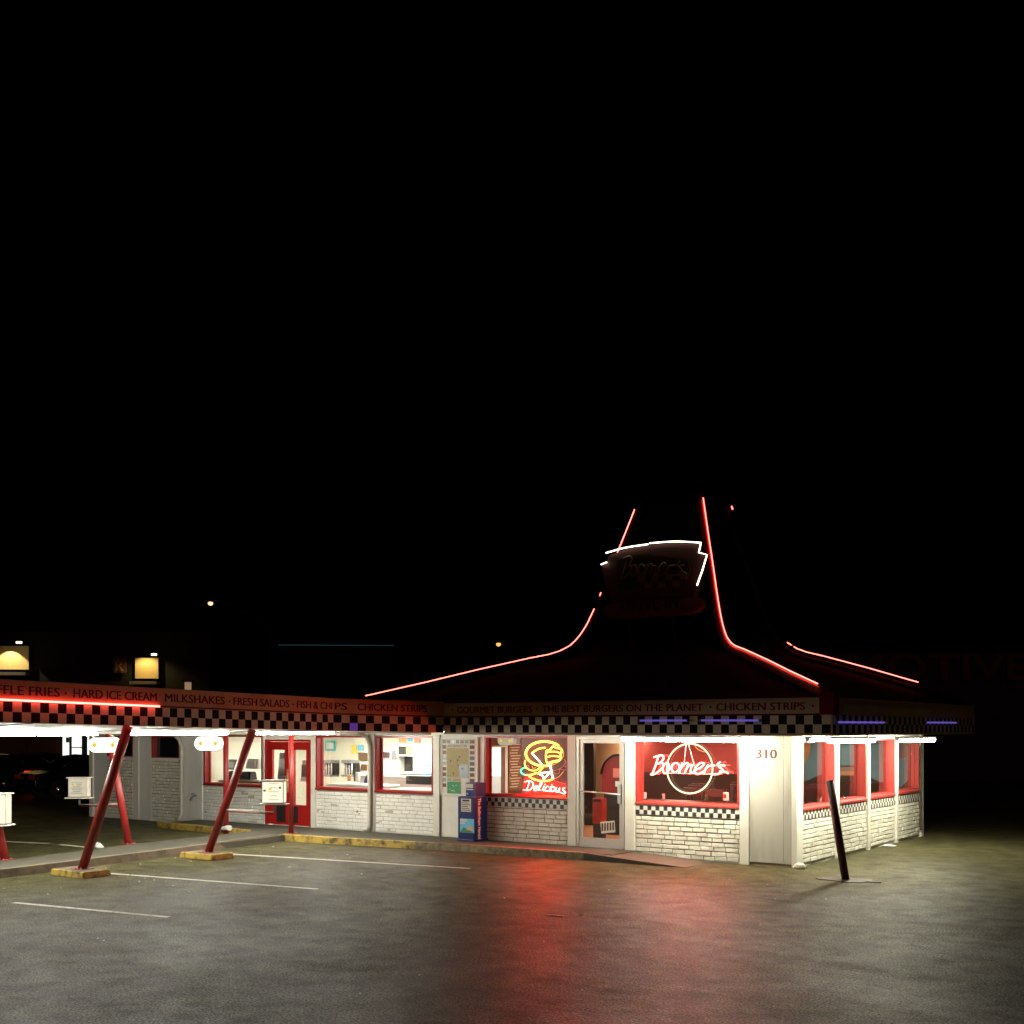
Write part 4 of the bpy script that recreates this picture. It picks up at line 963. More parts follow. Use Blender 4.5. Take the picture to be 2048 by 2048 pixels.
# leaning bollard
bo = thing('bollard', 'dark leaning steel bollard standing in the lot near the corner', 'bollard', (1.235, -1.018, 0))
b = MB(); b.tube([(1.25, -1.018, -.02), (.985, -1.018, 1.56)], .062, M['darkred'] if 'darkred' in M else paint('bollard_paint', (.075, .012, .01), .4, dirt=.5, dirtcol=(.03, .008, .006), scale=6, bump=.3), 20); b.build('pipe', bo)
b = MB(); b.tube([(.985, -1.018, 1.56), (.983, -1.018, 1.572)], .060, M['pipe'], 20); b.build('cap', bo)
b = MB(); n = 18; 
ring = [((.62 if i % 3 else .7) * random.uniform(.7, 1.15) * math.cos(2 * PI * i / n), .30 * random.uniform(.7, 1.15) * math.sin(2 * PI * i / n)) for i in range(n)]
b.prism([(1.25 + x * .75, -1.02 + y, .012) for x, y in ring], (0, 0, -.010), paint('tar', (.02, .018, .015), .35, bump=.6, bscale=20)); b.build('tar_patch', bo)

# stones and litter
def lump(name, label, cat, c, r, m, sq=(1, .7, .6), seed=1, group=None):
    rnd = random.Random(seed); b = MB(); n, k = 10, 7; base = 0; rings = []
    for i in range(k):
        f = PI * i / (k - 1)
        for j in range(n):
            q = 2 * PI * j / n; rr = r * rnd.uniform(.8, 1.15)
            b.v.append((c[0] + rr * math.sin(f) * math.cos(q) * sq[0], c[1] + rr * math.sin(f) * math.sin(q) * sq[1], max(.003, c[2] + rr * math.cos(f) * sq[2])))
    kk = b.slot(m)
    for i in range(k - 1):
        for j in range(n): b.f.append((i * n + j, i * n + (j + 1) % n, (i + 1) * n + (j + 1) % n, (i + 1) * n + j)); b.mi.append(kk); b.sm.append(True)
    return tag(b.build(name), label, cat, group)
lump('stone', 'pale rounded stone lying at the foot of the white corner post', 'stone', (.12, -.10, .04), .095, M['rock'], (1.1, .8, .75), 3)
P = at_z(1778, 1692); lump('paper_scrap', 'flat white scrap of paper by the foot of the side wall', 'litter', (P.x, P.y, .01), .16, M['cup'], (.9, .7, .12), 5)
P = at_z(195, 1697); lump('paper_bag', 'crumpled white paper beside the base of the crossed posts', 'litter', (P.x, P.y, .04), .16, M['cup'], (1., .6, .5), 8)
P = at_z(1110, 1832); lump('flattened_wrapper', 'thin red and white wrapper lying beside the crushed can', 'litter', (P.x, P.y, .006), .10, M['pink'], (1.6, .5, .08), 12)
P = at_z(1158, 1831); lump('can_glint', 'small pale flake standing for the glint of a can on the open asphalt', 'litter', (P.x, P.y, .006), .05, M['cup'], (1, .8, .12), 21)  # pale flake in place of a can, its glint put into the colour
P = at_z(450, 1656, .16); b = MB(); b.tube([P + Vector((-.32, -.1, -.03)), P + Vector((-.1, -.02, -.02)), P + Vector((.02, .02, 0)), P + Vector((.14, .03, .0))], [.015, .03, .055, .06], M['cup'], 12); tag(b.build('paper_cup'), 'white paper cup with crushed tail lying on the walkway by a back post', 'litter')
rnd = random.Random(4); b = MB()
for i in range(70):
    x = rnd.uniform(-10.2, 3.5); y = rnd.uniform(-12, -1.6)
    if rnd.random() < .45: x = rnd.uniform(-10.0, -6.8); y = rnd.uniform(-10, -2)
    a = rnd.uniform(0, 6); l = rnd.uniform(.006, .018)
    b.prism([(x + l * math.cos(a + q * 1.6) * rnd.uniform(.5, 1.2), y + l * math.sin(a + q * 1.6) * rnd.uniform(.5, 1.2), .012) for q in range(4)], (0, 0, -.009), M['cup'] if rnd.random() < .7 else M['cardboard'])
o = b.build('grit'); o['kind'] = 'stuff'; o['label'] = 'scattered bits of grit and leaf litter on the asphalt'

# ================================================================== INTERIOR: KITCHEN
def box_thing(name, label, cat, a, c, m, group=None, extra=None, bevel=.01):
    root = thing(name, label, cat, ((a[0] + c[0]) / 2, (a[1] + c[1]) / 2, min(a[2], c[2])), group)
    b = MB(); b.box(a, c, m); b.build('body', root, bevel=bevel)
    if extra: extra(root)
    return root
for i, (x, lab) in enumerate(((-14.5, 'long ceiling lamp over the office counter'), (-12.2, 'long ceiling lamp inside the red doors'), (-10.4, 'long ceiling lamp over the drink machines'), (-8.7, 'long ceiling lamp over the kitchen hatch'))):
    r0 = thing('ceiling_lamp', lab, 'ceiling lamp', (x, 2.3, 2.33), 'kitchen ceiling lamps')
    b = MB(); b.box((x - .35, 1.0, 2.335), (x + .35, 3.6, 2.375), M['trim']); b.build('frame', r0)
    b = MB(); b.box((x - .31, 1.04, 2.325), (x + .31, 3.56, 2.334), M['lamp_in']); b.build('diffuser', r0)
# counters
def counter(name, label, x0, x1, y0, y1, z, top=M['counter'], body=M['steel'], group='kitchen counters'):
    r0 = thing(name, label, 'counter', ((x0 + x1) / 2, (y0 + y1) / 2, .11), group)
    b = MB(); b.box((x0, y0, .112), (x1, y1, z - .04), body); b.build('cabinet', r0)
    b = MB(); b.box((x0 - .02, y0 - .02, z - .04), (x1 + .02, y1 + .02, z), top); b.build('worktop', r0, bevel=.008)
counter('counter', 'dark cluttered counter inside the window beside the red doors', -15.3, -13.4, .35, 1.0, 1.10, M['brown'], M['wall_in'])
counter('counter', 'cream counter inside the window with the drink machines', -11.6, -9.9, .4, 1.0, 1.12)
counter('counter', 'steel counter inside the window beside the notice board', -9.6, -7.7, .4, 1.1, 1.06, M['steel'])
counter('counter', 'long back counter under the kitchen shelves', -12.2, -7.8, 3.7, 4.5, 1.28)
# wall prints on the kitchen back wall
def wallprint(x0p, y0p, x1p, y1p, m, label, Y=4.57, name='wall_poster', inner=None):
    A = at_y(x0p, y0p, Y); B = at_y(x1p, y1p, Y); root = thing(name, label, 'poster', (A.x, Y, B.z), 'posters on the kitchen wall')
    b = MB(); b.box((A.x, Y - .012, B.z), (B.x, Y - .002, A.z), m); b.build('sheet', root)
    if inner:
        b = MB(); dx = (B.x - A.x) * .16; dz = (A.z - B.z) * .2; b.box((A.x + dx, Y - .016, B.z + dz), (B.x - dx, Y - .0125, A.z - dz), inner); b.build('print', root)
wallprint(650, 1481, 671, 1502, M['teal'], 'teal square poster with a white middle', inner=M['cup'])
wallprint(703, 1490, 713, 1508, M['yel'], 'plain yellow sheet between teal and blue posters')
wallprint(716, 1490, 727, 1501, M['cyan'], 'small pale blue sheet left of the downspout')
wallprint(798, 1475.5, 812, 1485, M['orange'], 'peach sheet above the hatch')
wallprint(816, 1476, 825, 1483, M['cyan'], 'pale blue note above the hatch')
wallprint(829, 1476, 841, 1486, M['pink'], 'pink sheet above the hatch')
wallprint(717, 1505, 742, 1523, M['brown'], 'dark poster with white script over the drink machines', inner=None)
wallprint(468, 1490, 477, 1508, M['cyan'], 'bright blue sheet hanging in the window beside the red doors', 2.2)
wallprint(436, 1495, 443, 1511, M['cyan'], 'bright blue sheet left of the thin back post', 2.2)
wallprint(493, 1470, 502, 1530, M['brickred'], 'dark red notice strip behind the slanted post', 2.4)
wallprint(510, 1476, 524, 1532, M['greym'], 'grey door panel beside the red doors', 2.6)
# kitchen shelf unit and hatch
def shelf_unit():
    Y = 3.9; A = at_y(792, 1490, Y); B = at_y(862, 1560, Y); r0 = thing('shelf_unit', 'white wall shelf with dark boxes and a louvred door', 'shelf', (A.x, Y, B.z))
    b = MB(); t = .03
    b.box((A.x, Y, B.z), (B.x, Y + .35, B.z + t), M['cup']); b.box((A.x, Y, A.z - t), (B.x, Y + .35, A.z), M['cup']); b.box((A.x, Y, B.z + t), (A.x + t, Y + .35, A.z - t), M['cup']); b.box((B.x - t, Y, B.z + t), (B.x, Y + .35, A.z - t), M['cup'])
    m_ = at_y(826, 1500, Y).x; b.box((m_, Y, B.z + t), (m_ + t, Y + .35, A.z - t), M['cup']); zz = at_y(800, 1512, Y).z; b.box((A.x + t, Y + .002, zz), (m_, Y + .35, zz + t), M['cup']); b.build('carcass', r0)
    b = MB(); b.box((A.x + t, Y + .3, B.z + t), (m_, Y + .34, A.z - t), M['dark']); b.build('back', r0)
    b = MB()
    for i in range(9): z = at_y(840, 1500 + i * 3.2, Y).z; b.obox(((m_ + B.x) / 2 + .02, Y + .04, z), ((B.x - m_) / 2 - .07, 0, 0), (0, .01, .006), (0, -.004, .010), M['paper'])
    b.box((m_ + t, Y + .06, B.z + t), (B.x - t, Y + .075, A.z - t), M['cup']); b.build('louvre', r0)
    b = MB(); b.box((A.x + .05, Y + .05, zz + .04), (A.x + .28, Y + .25, zz + .26), M['dark']); b.box((A.x + .31, Y + .04, zz + .04), (A.x + .54, Y + .25, zz + .28), M['cardboard']); b.build('boxes', r0)
shelf_unit()
def drink_machine(x, label):
    Y = 2.8; A = at_y(x - 9, 1520, Y); B = at_y(x + 10, 1550, Y); r0 = thing('drink_machine', label, 'drink machine', (A.x, Y, B.z), 'drink machines on the counter')
    b = MB(); b.box((A.x, Y, A.z - .08), (B.x, Y + .35, A.z), M['greym']); b.box((A.x, Y + .15, B.z), (B.x, Y + .35, A.z - .08), M['dark']); b.box((A.x, Y, B.z - .05), (B.x, Y + .35, B.z), M['greym']); b.build('cabinet', r0)
    for i in range(4):
        xx = A.x + .03 + (B.x - A.x - .06) * i / 3; b = MB(); b.cyl((xx, Y + .08, B.z), (xx, Y + .08, A.z - .08), .018, M['cup'], 8); b.build('nozzle', r0)
drink_machine(650, 'grey drink machine at the left side of the window'); drink_machine(691, 'grey drink machine in the middle of the window')
counter('counter', 'low steel bench under the two drink machines', -12.6, -10.2, 2.6, 3.3, 1.22, M['steel'])
def cup_stack(x, y, Y, label, m=M['cup'], r=.045, h=.22):
    P = at_y(x, y, Y); b = MB(); b.lathe(P, [(0, 0), (r * .75, 0), (r, h), (0, h)], m, 12); tag(b.build('cup_stack'), label, 'cups', 'cup stacks on kitchen counters')
cup_stack(642, 1567, .6, 'stack of white cups in the left corner of the drink window', h=.12); cup_stack(698, 1562, .7, 'peach plastic pitcher on the cream counter', M['orange'], .055, .14); cup_stack(709, 1563, .75, 'small dark bottle on the cream counter', M['brown'], .025, .2); cup_stack(716, 1565, .8, 'white box beside the navy bag on the counter', M['cup'], .06, .24)
P = at_y(727, 1566, .6); b = MB(); b.prism([(P.x, .6, P.z), (P.x + .10, .6, P.z), (P.x + .16, .6, P.z + .26), (P.x + .06, .6, P.z + .14)], (0, .1, 0), M['navy']); tag(b.build('cloth_bag'), 'folded navy bag leaning behind the downspout', 'bag')
P0 = at_y(817, 1568, .8); P1 = at_y(865, 1552, .8); b = MB(); b.box((P0.x, .7, P0.z), (P1.x, 1.0, P1.z), M['dark']); r0 = thing('steel_tray', 'dark rectangular basket tray on the right counter', 'tray', (P0.x, .8, P0.z)); b.build('body', r0, bevel=.02)
b = MB(); b.tube(spline([(P0.x + .1, .85, P1.z), (P0.x + .15, .85, P1.z + .09), (P0.x + .27, .85, P1.z + .1), (P0.x + .3, .85, P1.z)]), .01, M['steel'], 6); b.build('handle', r0)
# storage rack, register and printer at the left window; black oven behind
def rack():
    r0 = thing('tray_rack', 'yellow lit rack of stacked trays at the left side of the office window', 'rack', (-15.0, 1.2, 1.0))
    P = at_y(432, 1560, 1.4)
    for i in range(10):
        z = at_y(432, 1560 - i * 6, 1.4).z; a = at_y(421, 1500, 1.4).x; c = at_y(443, 1500, 1.4).x
        b = MB(); b.box((a, 1.4, z), (c, 1.7, z + .035), M['yel'] if i % 2 == 0 else M['cup']); b.build('tray', r0)
    b = MB()
    for xx in (a - .02, c): b.box((xx, 1.4, P.z), (xx + .02, 1.7, z + .1), M['cardboard'])
    b.build('upright', r0)
rack()
def machine(x0p, y0p, x1p, y1p, Y, m, label, name='cash_register', cat='register', m2=None):
    A = at_y(x0p, y0p, Y); B = at_y(x1p, y1p, Y); r0 = thing(name, label, cat, (A.x, Y, B.z))
    b = MB(); b.hexa([(A.x, Y, B.z), (B.x, Y, B.z), (B.x, Y + .25, B.z), (A.x, Y + .25, B.z), (A.x + .03, Y + .05, A.z), (B.x - .03, Y + .05, A.z), (B.x - .03, Y + .22, A.z), (A.x + .03, Y + .22, A.z)], m); b.build('body', r0, bevel=.015)
    dx = (B.x - A.x) * .2; dz = (A.z - B.z) * .22; b = MB(); b.box((A.x + dx, Y - .012, B.z + dz), (B.x - dx, Y + .02, A.z - dz), m2 or M['dark']); b.build('front', r0)
machine(453, 1519, 473, 1540, .9, M['greym'], 'grey printer on the office counter', 'printer', 'printer', M['steel'])
machine(490, 1517, 515, 1538, .7, M['cup'], 'white monitor seen from behind on the office counter', 'monitor', 'monitor', M['cup'])
machine(453, 1542, 470, 1560, .55, M['dark'], 'black telephone on the office counter', 'telephone', 'telephone')
machine(478, 1543, 500, 1560, .6, M['dark'], 'dark cash drawer below the monitor', 'cash_drawer', 'cash drawer')
machine(554, 1505, 572, 1562, 1.2, M['greym'], 'tall grey vending scale behind the left red door glass', 'weighing_machine', 'machine', M['steel'])
machine(600, 1520, 617, 1564, 1.0, M['cup'], 'white magazine rack behind the right red door glass', 'magazine_rack', 'rack', M['greym'])
machine(718, 1524, 738, 1545, 3.2, M['paper'], 'small beige coffee machine beside the dark poster', 'coffee_machine', 'coffee machine', M['brown'])
machine(762, 1500, 782, 1520, 3.4, M['greym'], 'grey wall dispenser at the left edge of the right kitchen window', 'dispenser', 'dispenser', M['dark'])
machine(845, 1528, 866, 1552, 2.0, M['cyan'], 'pale blue bin by the right edge of the kitchen window', 'storage_bin', 'bin', M['cup'])

# ================================================================== INTERIOR: DINING ROOM
for i, (x, y, lab) in enumerate(((-1.6, 3.4, 'warm dining lamp near the side windows'), (-1.6, 6.0, 'warm dining lamp over the mural'), (-3.9, 3.2, 'warm dining lamp behind the entrance'), (-6.0, 2.0, 'warm dining lamp over the menu board'), (-6.0, 5.0, 'warm dining lamp in the back corner'))):
    r0 = thing('dining_lamp', lab, 'ceiling lamp', (x, y, 2.2), 'dining room lamps')
    b = MB(); b.lathe((x, y, 2.22), [(.0, .07), (.30, .07), (.30, .04), (.28, .0)], M['trim'], 16); b.build('rim', r0)
    b = MB(); b.lathe((x, y, 2.22), [(.0, -.03), (.18, -.025), (.279, .0)], M['lamp_dine'], 16); b.build('diffuser', r0)
# mural on the back wall
YM = 7.075
mu = thing('wall_mural', 'blue sky mural with tan planet and dark hills on the dining room back wall', 'mural', (-1.6, YM, 1.2))
b = MB(); b.box((-7.0, YM - .01, .14), (-T - .01, YM, 2.26), M['mural_blue']); b.build('sky_field', mu)
def mshape(b, pts, m, k): b.prism([Vector(p) + Vector((0, -.012 - k * .002, 0)) for p in pts], (0, .0015, 0), m)
MP = lambda x, y: at_y(x, y, YM)
b = MB(); c0 = MP(1575, 1492); mshape(b, [(c0.x + .58 * math.cos(q * PI / 16), YM, min(2.25, c0.z + .58 * math.sin(q * PI / 16))) for q in range(32)], M['mural_tan'], 1); b.build('planet', mu)
b = MB(); hz = [MP(1601, 1565), MP(1618, 1560), MP(1632, 1553), MP(1652, 1546), MP(1700, 1549), MP(1737, 1552), MP(1747, 1558), MP(1757, 1562), MP(1765, 1575), MP(1790, 1580), MP(1805, 1572), MP(1815, 1562), MP(1822, 1545), MP(1845, 1480)]
zb = .15; mshape(b, [(hz[-1].x, YM, zb)] + [(-6.9, YM, zb)] + [(-6.9, YM, 1.3)] + [(p.x, YM, p.z) for p in hz], M['mural_dark'], 1); b.build('hills', mu)
b = MB(); mshape(b, [MP(1677, 1532), MP(1677, 1552), MP(1725, 1552), MP(1725, 1532)], M['mural_grey'], 2); mshape(b, [MP(1677, 1531), MP(1677, 1533.5), MP(1725, 1533.5), MP(1725, 1531)], M['mural_dark'], 3); mshape(b, [MP(1677, 1543), MP(1677, 1550), MP(1725, 1550), MP(1725, 1543)], M['mural_tan'], 3); b.build('pier', mu)
b = MB(); c0 = MP(1800, 1492); mshape(b, [(c0.x + .32 * math.cos(q * PI / 12), YM, min(2.25, c0.z + .30 * math.sin(q * PI / 12))) for q in range(24)], M['mural_gold'], 2)
mshape(b, [(c0.x + .305 * math.cos(q * PI / 12), YM, min(2.25, c0.z + .285 * math.sin(q * PI / 12))) for q in range(24)], M['mural_grey'], 3); b.build('moon', mu)
# red wall inside the ring window
w = MB(); w.box((-6.05, 5.0, 1.38), (-2.95, 5.1, HT), M['redwall']); w.box((-6.05, 4.98, .12), (-2.95, 5.1, 1.379), M['blackp']); w.box((-7.49, 5.0, .12), (-6.051, 5.1, HT), M['tan']); w.build('red_partition', bl)
# tables, chairs, booths
def chair(x, y, rz):
    r0 = thing('dining_chair', '', 'chair', (x, y, .12), 'black high-backed dining chairs')
    r0.rotation_euler = (0, 0, rz)
    def P(b, name):
        o = b.build(name); o.parent = r0; return o
    b = MB(); b.box((-.21, -.21, .43), (.21, .21, .48), M['blackp']); P(b, 'seat')
    b = MB(); b.box((-.20, .17, .48), (-.16, .21, 1.12), M['blackp']); b.box((.16, .17, .48), (.20, .21, 1.12), M['blackp']); b.box((-.16, .175, .98), (.16, .205, 1.12), M['blackp']); b.box((-.16, .178, .68), (.16, .2, .76), M['blackp'])
    b.box((-.2, .165, 1.12), (.2, .215, 1.128), M['chrome']); P(b, 'backrest')
    for sx in (-1, 1):
        for sy in (-1, 1): b = MB(); b.cyl((sx * .18, sy * .18, 0), (sx * .17, sy * .17, .43), .016, M['chrome'], 6); P(b, 'leg')
    return r0
base = None
def clone(src, loc, rz, label):
    c = src.copy(); C.objects.link(c); c.location = loc; c.rotation_euler = (0, 0, rz); c['label'] = label
    for ch in list(src.children):
        k = ch.copy(); C.objects.link(k); k.parent = c
    return c
spots = [(-.55, 1.0, 0.), (-1.05, 1.0, PI), (-.55, 2.2, 0.), (-1.6, 1.9, .2), (-.5, 3.3, PI), (-1.2, 3.5, .1), (-.5, 4.4, 0.), (-1.3, 4.7, PI), (-.5, 5.6, 0.1), (-1.2, 5.9, PI), (-2.0, 1.0, .3), (-2.6, 1.5, PI), (-3.0, 2.2, .2), (-3.3, 3.2, PI), (-2.4, 3.0, .4), (-2.0, 4.6, .2), (-2.9, 4.3, PI), (-3.7, 3.9, 0.), (-2.2, 2.3, -.4)]
names = ['just inside the corner, first side window', 'facing the corner window, second in', 'between first and second side windows', 'behind the bollard side window', 'inside the second side window', 'second row behind second side window', 'inside the third side window', 'second row behind third side window', 'inside the last side window', 'in front of the mural by the last window', 'nearest the ring neon sign, right side', 'under the middle of the ring neon sign', 'behind the ring sign, left', 'deep left behind ring sign', 'beyond the white napkin holder', 'mid room facing the mural', 'mid room with its back to the red wall', 'by the end of the red partition', 'turned sideways behind the ring sign']
c0 = chair(*spots[0][:2], spots[0][2]); c0['label'] = 'black high-backed chair ' + names[0]
for (x, y, rz), nme in list(zip(spots, names))[1:]: clone(c0, (x, y, .12), rz, 'black high-backed chair ' + nme)
def table(x, y, label, first=None):
    r0 = thing('dining_table', label, 'table', (x, y, .12), 'dark dining tables')
    for nme, fn in (('table_top', lambda b: b.box((-.42, -.38, .70), (.42, .38, .735), M['blackp'])), ('pedestal', lambda b: b.lathe((0, 0, 0), [(0, 0), (.25, 0), (.25, .02), (.04, .05), (.035, .70), (0, .70)], M['chrome'], 12))):
        b = MB(); fn(b); o = b.build(nme); o.parent = r0
    return r0
t0 = table(-1.15, 1.55, 'dark table just inside the corner')
for x, y, l in ((-1.2, 2.7, 'dark table inside the second side window'), (-1.1, 4.0, 'dark table inside the third side window'), (-1.1, 5.2, 'dark table inside the last side window'), (-2.5, 1.0, 'dark table right under the ring neon sign'), (-2.7, 3.6, 'dark table in the middle of the dining room')):
    clone(t0, (x, y, .12), 0, l)
def condiment(x, y, lab, m=M['cup'], z=.857, h=.14, r=.03):
    r0 = thing('condiment', lab, 'condiment', (x, y, z), 'condiments on the tables')
    b = MB(); b.lathe((x, y, z), [(0, 0), (r, 0), (r, h * .7), (r * .45, h * .85), (r * .4, h), (0, h)], m, 10); b.build('bottle', r0)
    b = MB(); b.lathe((x + .07, y + .02, z), [(0, 0), (r, 0), (r, h * .75), (0, h * .8)], M['chrome'], 8); b.build('shaker', r0)
for (x, y, l, m) in ((-1.1, 1.5, 'white bottle on the corner table', M['cup']), (-1.25, 2.7, 'red bottle inside the second side window', M['ketchup']), (-1.05, 4.0, 'white bottle inside the third side window', M['cup']), (-1.1, 5.25, 'red bottle inside the last side window', M['ketchup']), (-2.7, 1.0, 'white bottle under the ring neon sign', M['cup']), (-2.65, 3.6, 'red bottle in the middle of the room', M['ketchup'])): condiment(x, y, l, m)
# napkin holder and box on the window ledge of the ring window
def ledge(xp, yp, w_, h_, m, lab, nme, m2=None):
    P = at_y(xp, yp, .35); r0 = thing(nme, lab, nme.replace('_', ' '), tuple(P)); b = MB(); b.box((P.x, .3, P.z), (P.x + w_, .4, P.z + h_), m); b.build('body', r0, bevel=.008)
    b = MB(); b.box((P.x + w_ * .15, .296, P.z + h_ * .3), (P.x + w_ * .85, .299, P.z + h_ * .75), m2 or M['dark']); b.build('label_panel', r0)
b = MB(); b.box((-3.1, .202, 1.02), (-1.04, .48, 1.06), M['blackp']); b.build('window_ledge', bl)
ledge(1279, 1597, .13, .12, M['cup'], 'white patterned napkin box at the left end of the window ledge', 'napkin_box', M['greym']); ledge(1448, 1601, .075, .15, M['cup'], 'white napkin holder at the right end of the window ledge', 'napkin_holder', M['ketchup'])
ledge(1325, 1598, .03, .1, M['pink'], 'slim pink bottle on the window ledge', 'sauce_bottle'); ledge(1410, 1600, .03, .1, M['brown'], 'slim brown bottle on the window ledge', 'sauce_bottle')
# things behind the glass door: booth, red arcade shape, orange floor lamp
w = MB(); w.box((-7.49, 4.2, .12), (-6.65, 4.3, HT), M['dark']); w.build('dark_partition', bl)
P = at_y(1222, 1492, 2.2)
r0 = thing('gumball_machine', 'red rounded machine with a curved tube behind the glass door', 'gumball machine', (-5.1, 2.4, .12))
b = MB(); A = at_y(1203, 1545, 2.4); 
arc = [(A.x + .42 + .42 * math.cos(q), 2.4, 1.42 + .42 * math.sin(q)) for q in [PI * i / 12 for i in range(13)]]
b.prism(arc + [(A.x, 2.4, 1.0), (A.x + .84, 2.4, 1.0)], (0, .3, 0), M['redframe']); b.build('hood', r0)
b = MB(); b.tube([(p[0], 2.38, p[2]) for p in arc[5:]], .025, M['dark'], 8); b.build('rim', r0)
b = MB(); b.tube(spline([(A.x + .42, 2.4, 1.84), (A.x + .50, 2.4, 2.0), (A.x + .58, 2.4, 2.1), (A.x + .68, 2.4, 2.02)]), .035, M['yel'], 8); b.build('tube', r0)
b = MB(); b.box((A.x + .3, 2.38, 1.35), (A.x + .62, 2.395, 1.55), M['pink']); b.build('label_panel', r0)
b = MB(); b.box((A.x + .05, 2.42, .121), (A.x + .8, 2.68, .999), M['dark']); b.build('cabinet', r0)
P = at_y(1190, 1590, 1.4); b = MB(); r0 = thing('waste_bin', 'orange red bin behind the lower half of the glass door', 'bin', (P.x, 1.4, .12)); b.box((P.x, 1.3, .45), (P.x + .22, 1.5, .97), M['red']); b.build('body', r0, bevel=.01); b = MB(); b.box((P.x + .02, 1.29, .9), (P.x + .2, 1.299, .95), M['dark']); b.build('flap', r0); b = MB(); b.box((P.x + .01, 1.31, .121), (P.x + .21, 1.49, .449), M['dark']); b.build('base', r0)
# chalk menu boards on the brick wall
mbd = thing('menu_board', 'tall brown menu board covered in small lettering on the brick wall', 'menu board', (-7.48, 2.1, 1.0))
b = MB(); b.box((-7.485, 1.92, 1.0), (-7.45, 2.42, 2.1), M['menu']); b.build('board', mbd)
b = MB()
for i in range(16): z = 2.05 - i * .063; b.box((-7.449, 1.95 + (i % 3) * .03, z - .02), (-7.446, 2.36 - (i % 4) * .04, z), M['hand'])
b.build('chalk_lines', mbd)

# ================================================================== BACKGROUND
def far_building(name, label, a, c, m, roofm=None):
    r0 = thing(name, label, 'building', ((a[0] + c[0]) / 2, (a[1] + c[1]) / 2, 0))
    b = MB(); b.box(a, c, m); b.build('wall', r0)
    b = MB(); b.box((a[0] - .3, a[1] - .3, c[2]), (c[0] + .3, c[1] + .3, c[2] + .35), roofm or M['roof']); b.build('roof', r0)
    return r0
D = 62
r0 = thing('commercial_block', 'dark two-storey block behind the canopy with two lit wall bays', 'building', (-60, 25, 0))
A = at_d(-80, 1300, D); B = at_d(420, 1300, D); d = Vector((B.x - A.x, B.y - A.y, 0)); L_ = d.length; d.normalize(); nrm = Vector((d.y, -d.x, 0))
b = MB(); mid_ = (A + B) / 2; b.obox((mid_.x - nrm.x * 5, mid_.y - nrm.y * 5, 3.8), d * L_ / 2, nrm * 5, (0, 0, 3.8), M['darkwall']); b.build('wall', r0)
for (xa, ya, xb, yb, arch) in ((-14, 1292, 58, 1339, True), (271, 1316, 317, 1357, False)):
    P = at_d(xa, ya, D - .3); Q = at_d(xb, yb, D - .3); w_ = (Vector((Q.x, Q.y, 0)) - Vector((P.x, P.y, 0))).length; cc = (P + Q) / 2
    b = MB(); b.obox((cc.x, cc.y, cc.z), d * w_ / 2, nrm * .05, (0, 0, (P.z - Q.z) / 2), M['stucco']); b.build('lit_bay', r0)
    b = MB(); b.obox((cc.x + nrm.x * .4, cc.y + nrm.y * .4, Q.z - .25), d * (w_ / 2 + .1), nrm * .3, (0, 0, .08), M['trim']); b.build('ledge', r0)
    # the lamp that lights it
    lt = thing('wall_lamp', 'small wall lamp throwing warm light down the ' + ('left arched bay' if arch else 'right square bay'), 'wall lamp', (cc.x, cc.y, P.z + .2), 'wall lamps on the far block')
    px_ = 38 if arch else 308; hp = at_d(px_, ya - 7, D - 1.0)
    b = MB(); b.tube([(hp.x, hp.y, hp.z), (hp.x - nrm.x * .6, hp.y - nrm.y * .6, hp.z + .1)], .04, M['galv'], 6); b.build('bracket', lt)
    b = MB(); b.obox(hp, d * .12, nrm * .10, (0, 0, .05), glow('lamp_lens', (1, .85, .6), 3)); b.build('lens', lt)
    sp = bpy.data.lights.new('bay_spot', 'SPOT'); sp.energy = 230 if arch else 110; sp.color = (1, .80, .42) if arch else (1, .68, .25); sp.spot_size = R(86 if arch else 140); sp.spot_blend = .12 if arch else .6; sp.shadow_soft_size = .05
    so_ = bpy.data.objects.new('bay_spot', sp); C.objects.link(so_); so_.parent = lt; so_.matrix_parent_inverse = Matrix.Translation(-Vector(lt['_base']))
    so_.location = (cc.x + nrm.x * .8, cc.y + nrm.y * .8, P.z + .15); so_.rotation_euler = Vector((-nrm.x * .30, -nrm.y * .30, -1)).to_track_quat('-Z', 'Y').to_euler()
P = at_d(240, 1331, D - .3); b = MB(); b.obox(P, d * .35, nrm * .03, (0, 0, .4), M['brown']); b.build('dark_panel', r0)
b = MB(); P = at_d(231, 1342, D - .42); text_mesh(b, 'R', P, d, (0, 0, 1), .45, .55, M['cardboard'], depth=.01); b.build('lettering', r0)
# small lit vent seen over the canopy edge
P = at_d(376, 1372, 40); vt = thing('roof_lamp', 'tiny lit lamp seen just above the canopy edge', 'lamp', tuple(P)); b = MB(); b.obox(P, (.08, 0, 0), (0, .08, 0), (0, 0, .13), glow('roof_lamp_glow', (1, .6, .35), .28)); b.build('lens', vt)
b = MB(); b.obox(P + Vector((0, 0, .18)), (.14, 0, 0), (0, .13, 0), (0, 0, .02), M['galv']); b.cyl(P - Vector((0, 0, .16)), (P.x, P.y, 0), .05, M['galv'], 8); b.build('pole', vt)
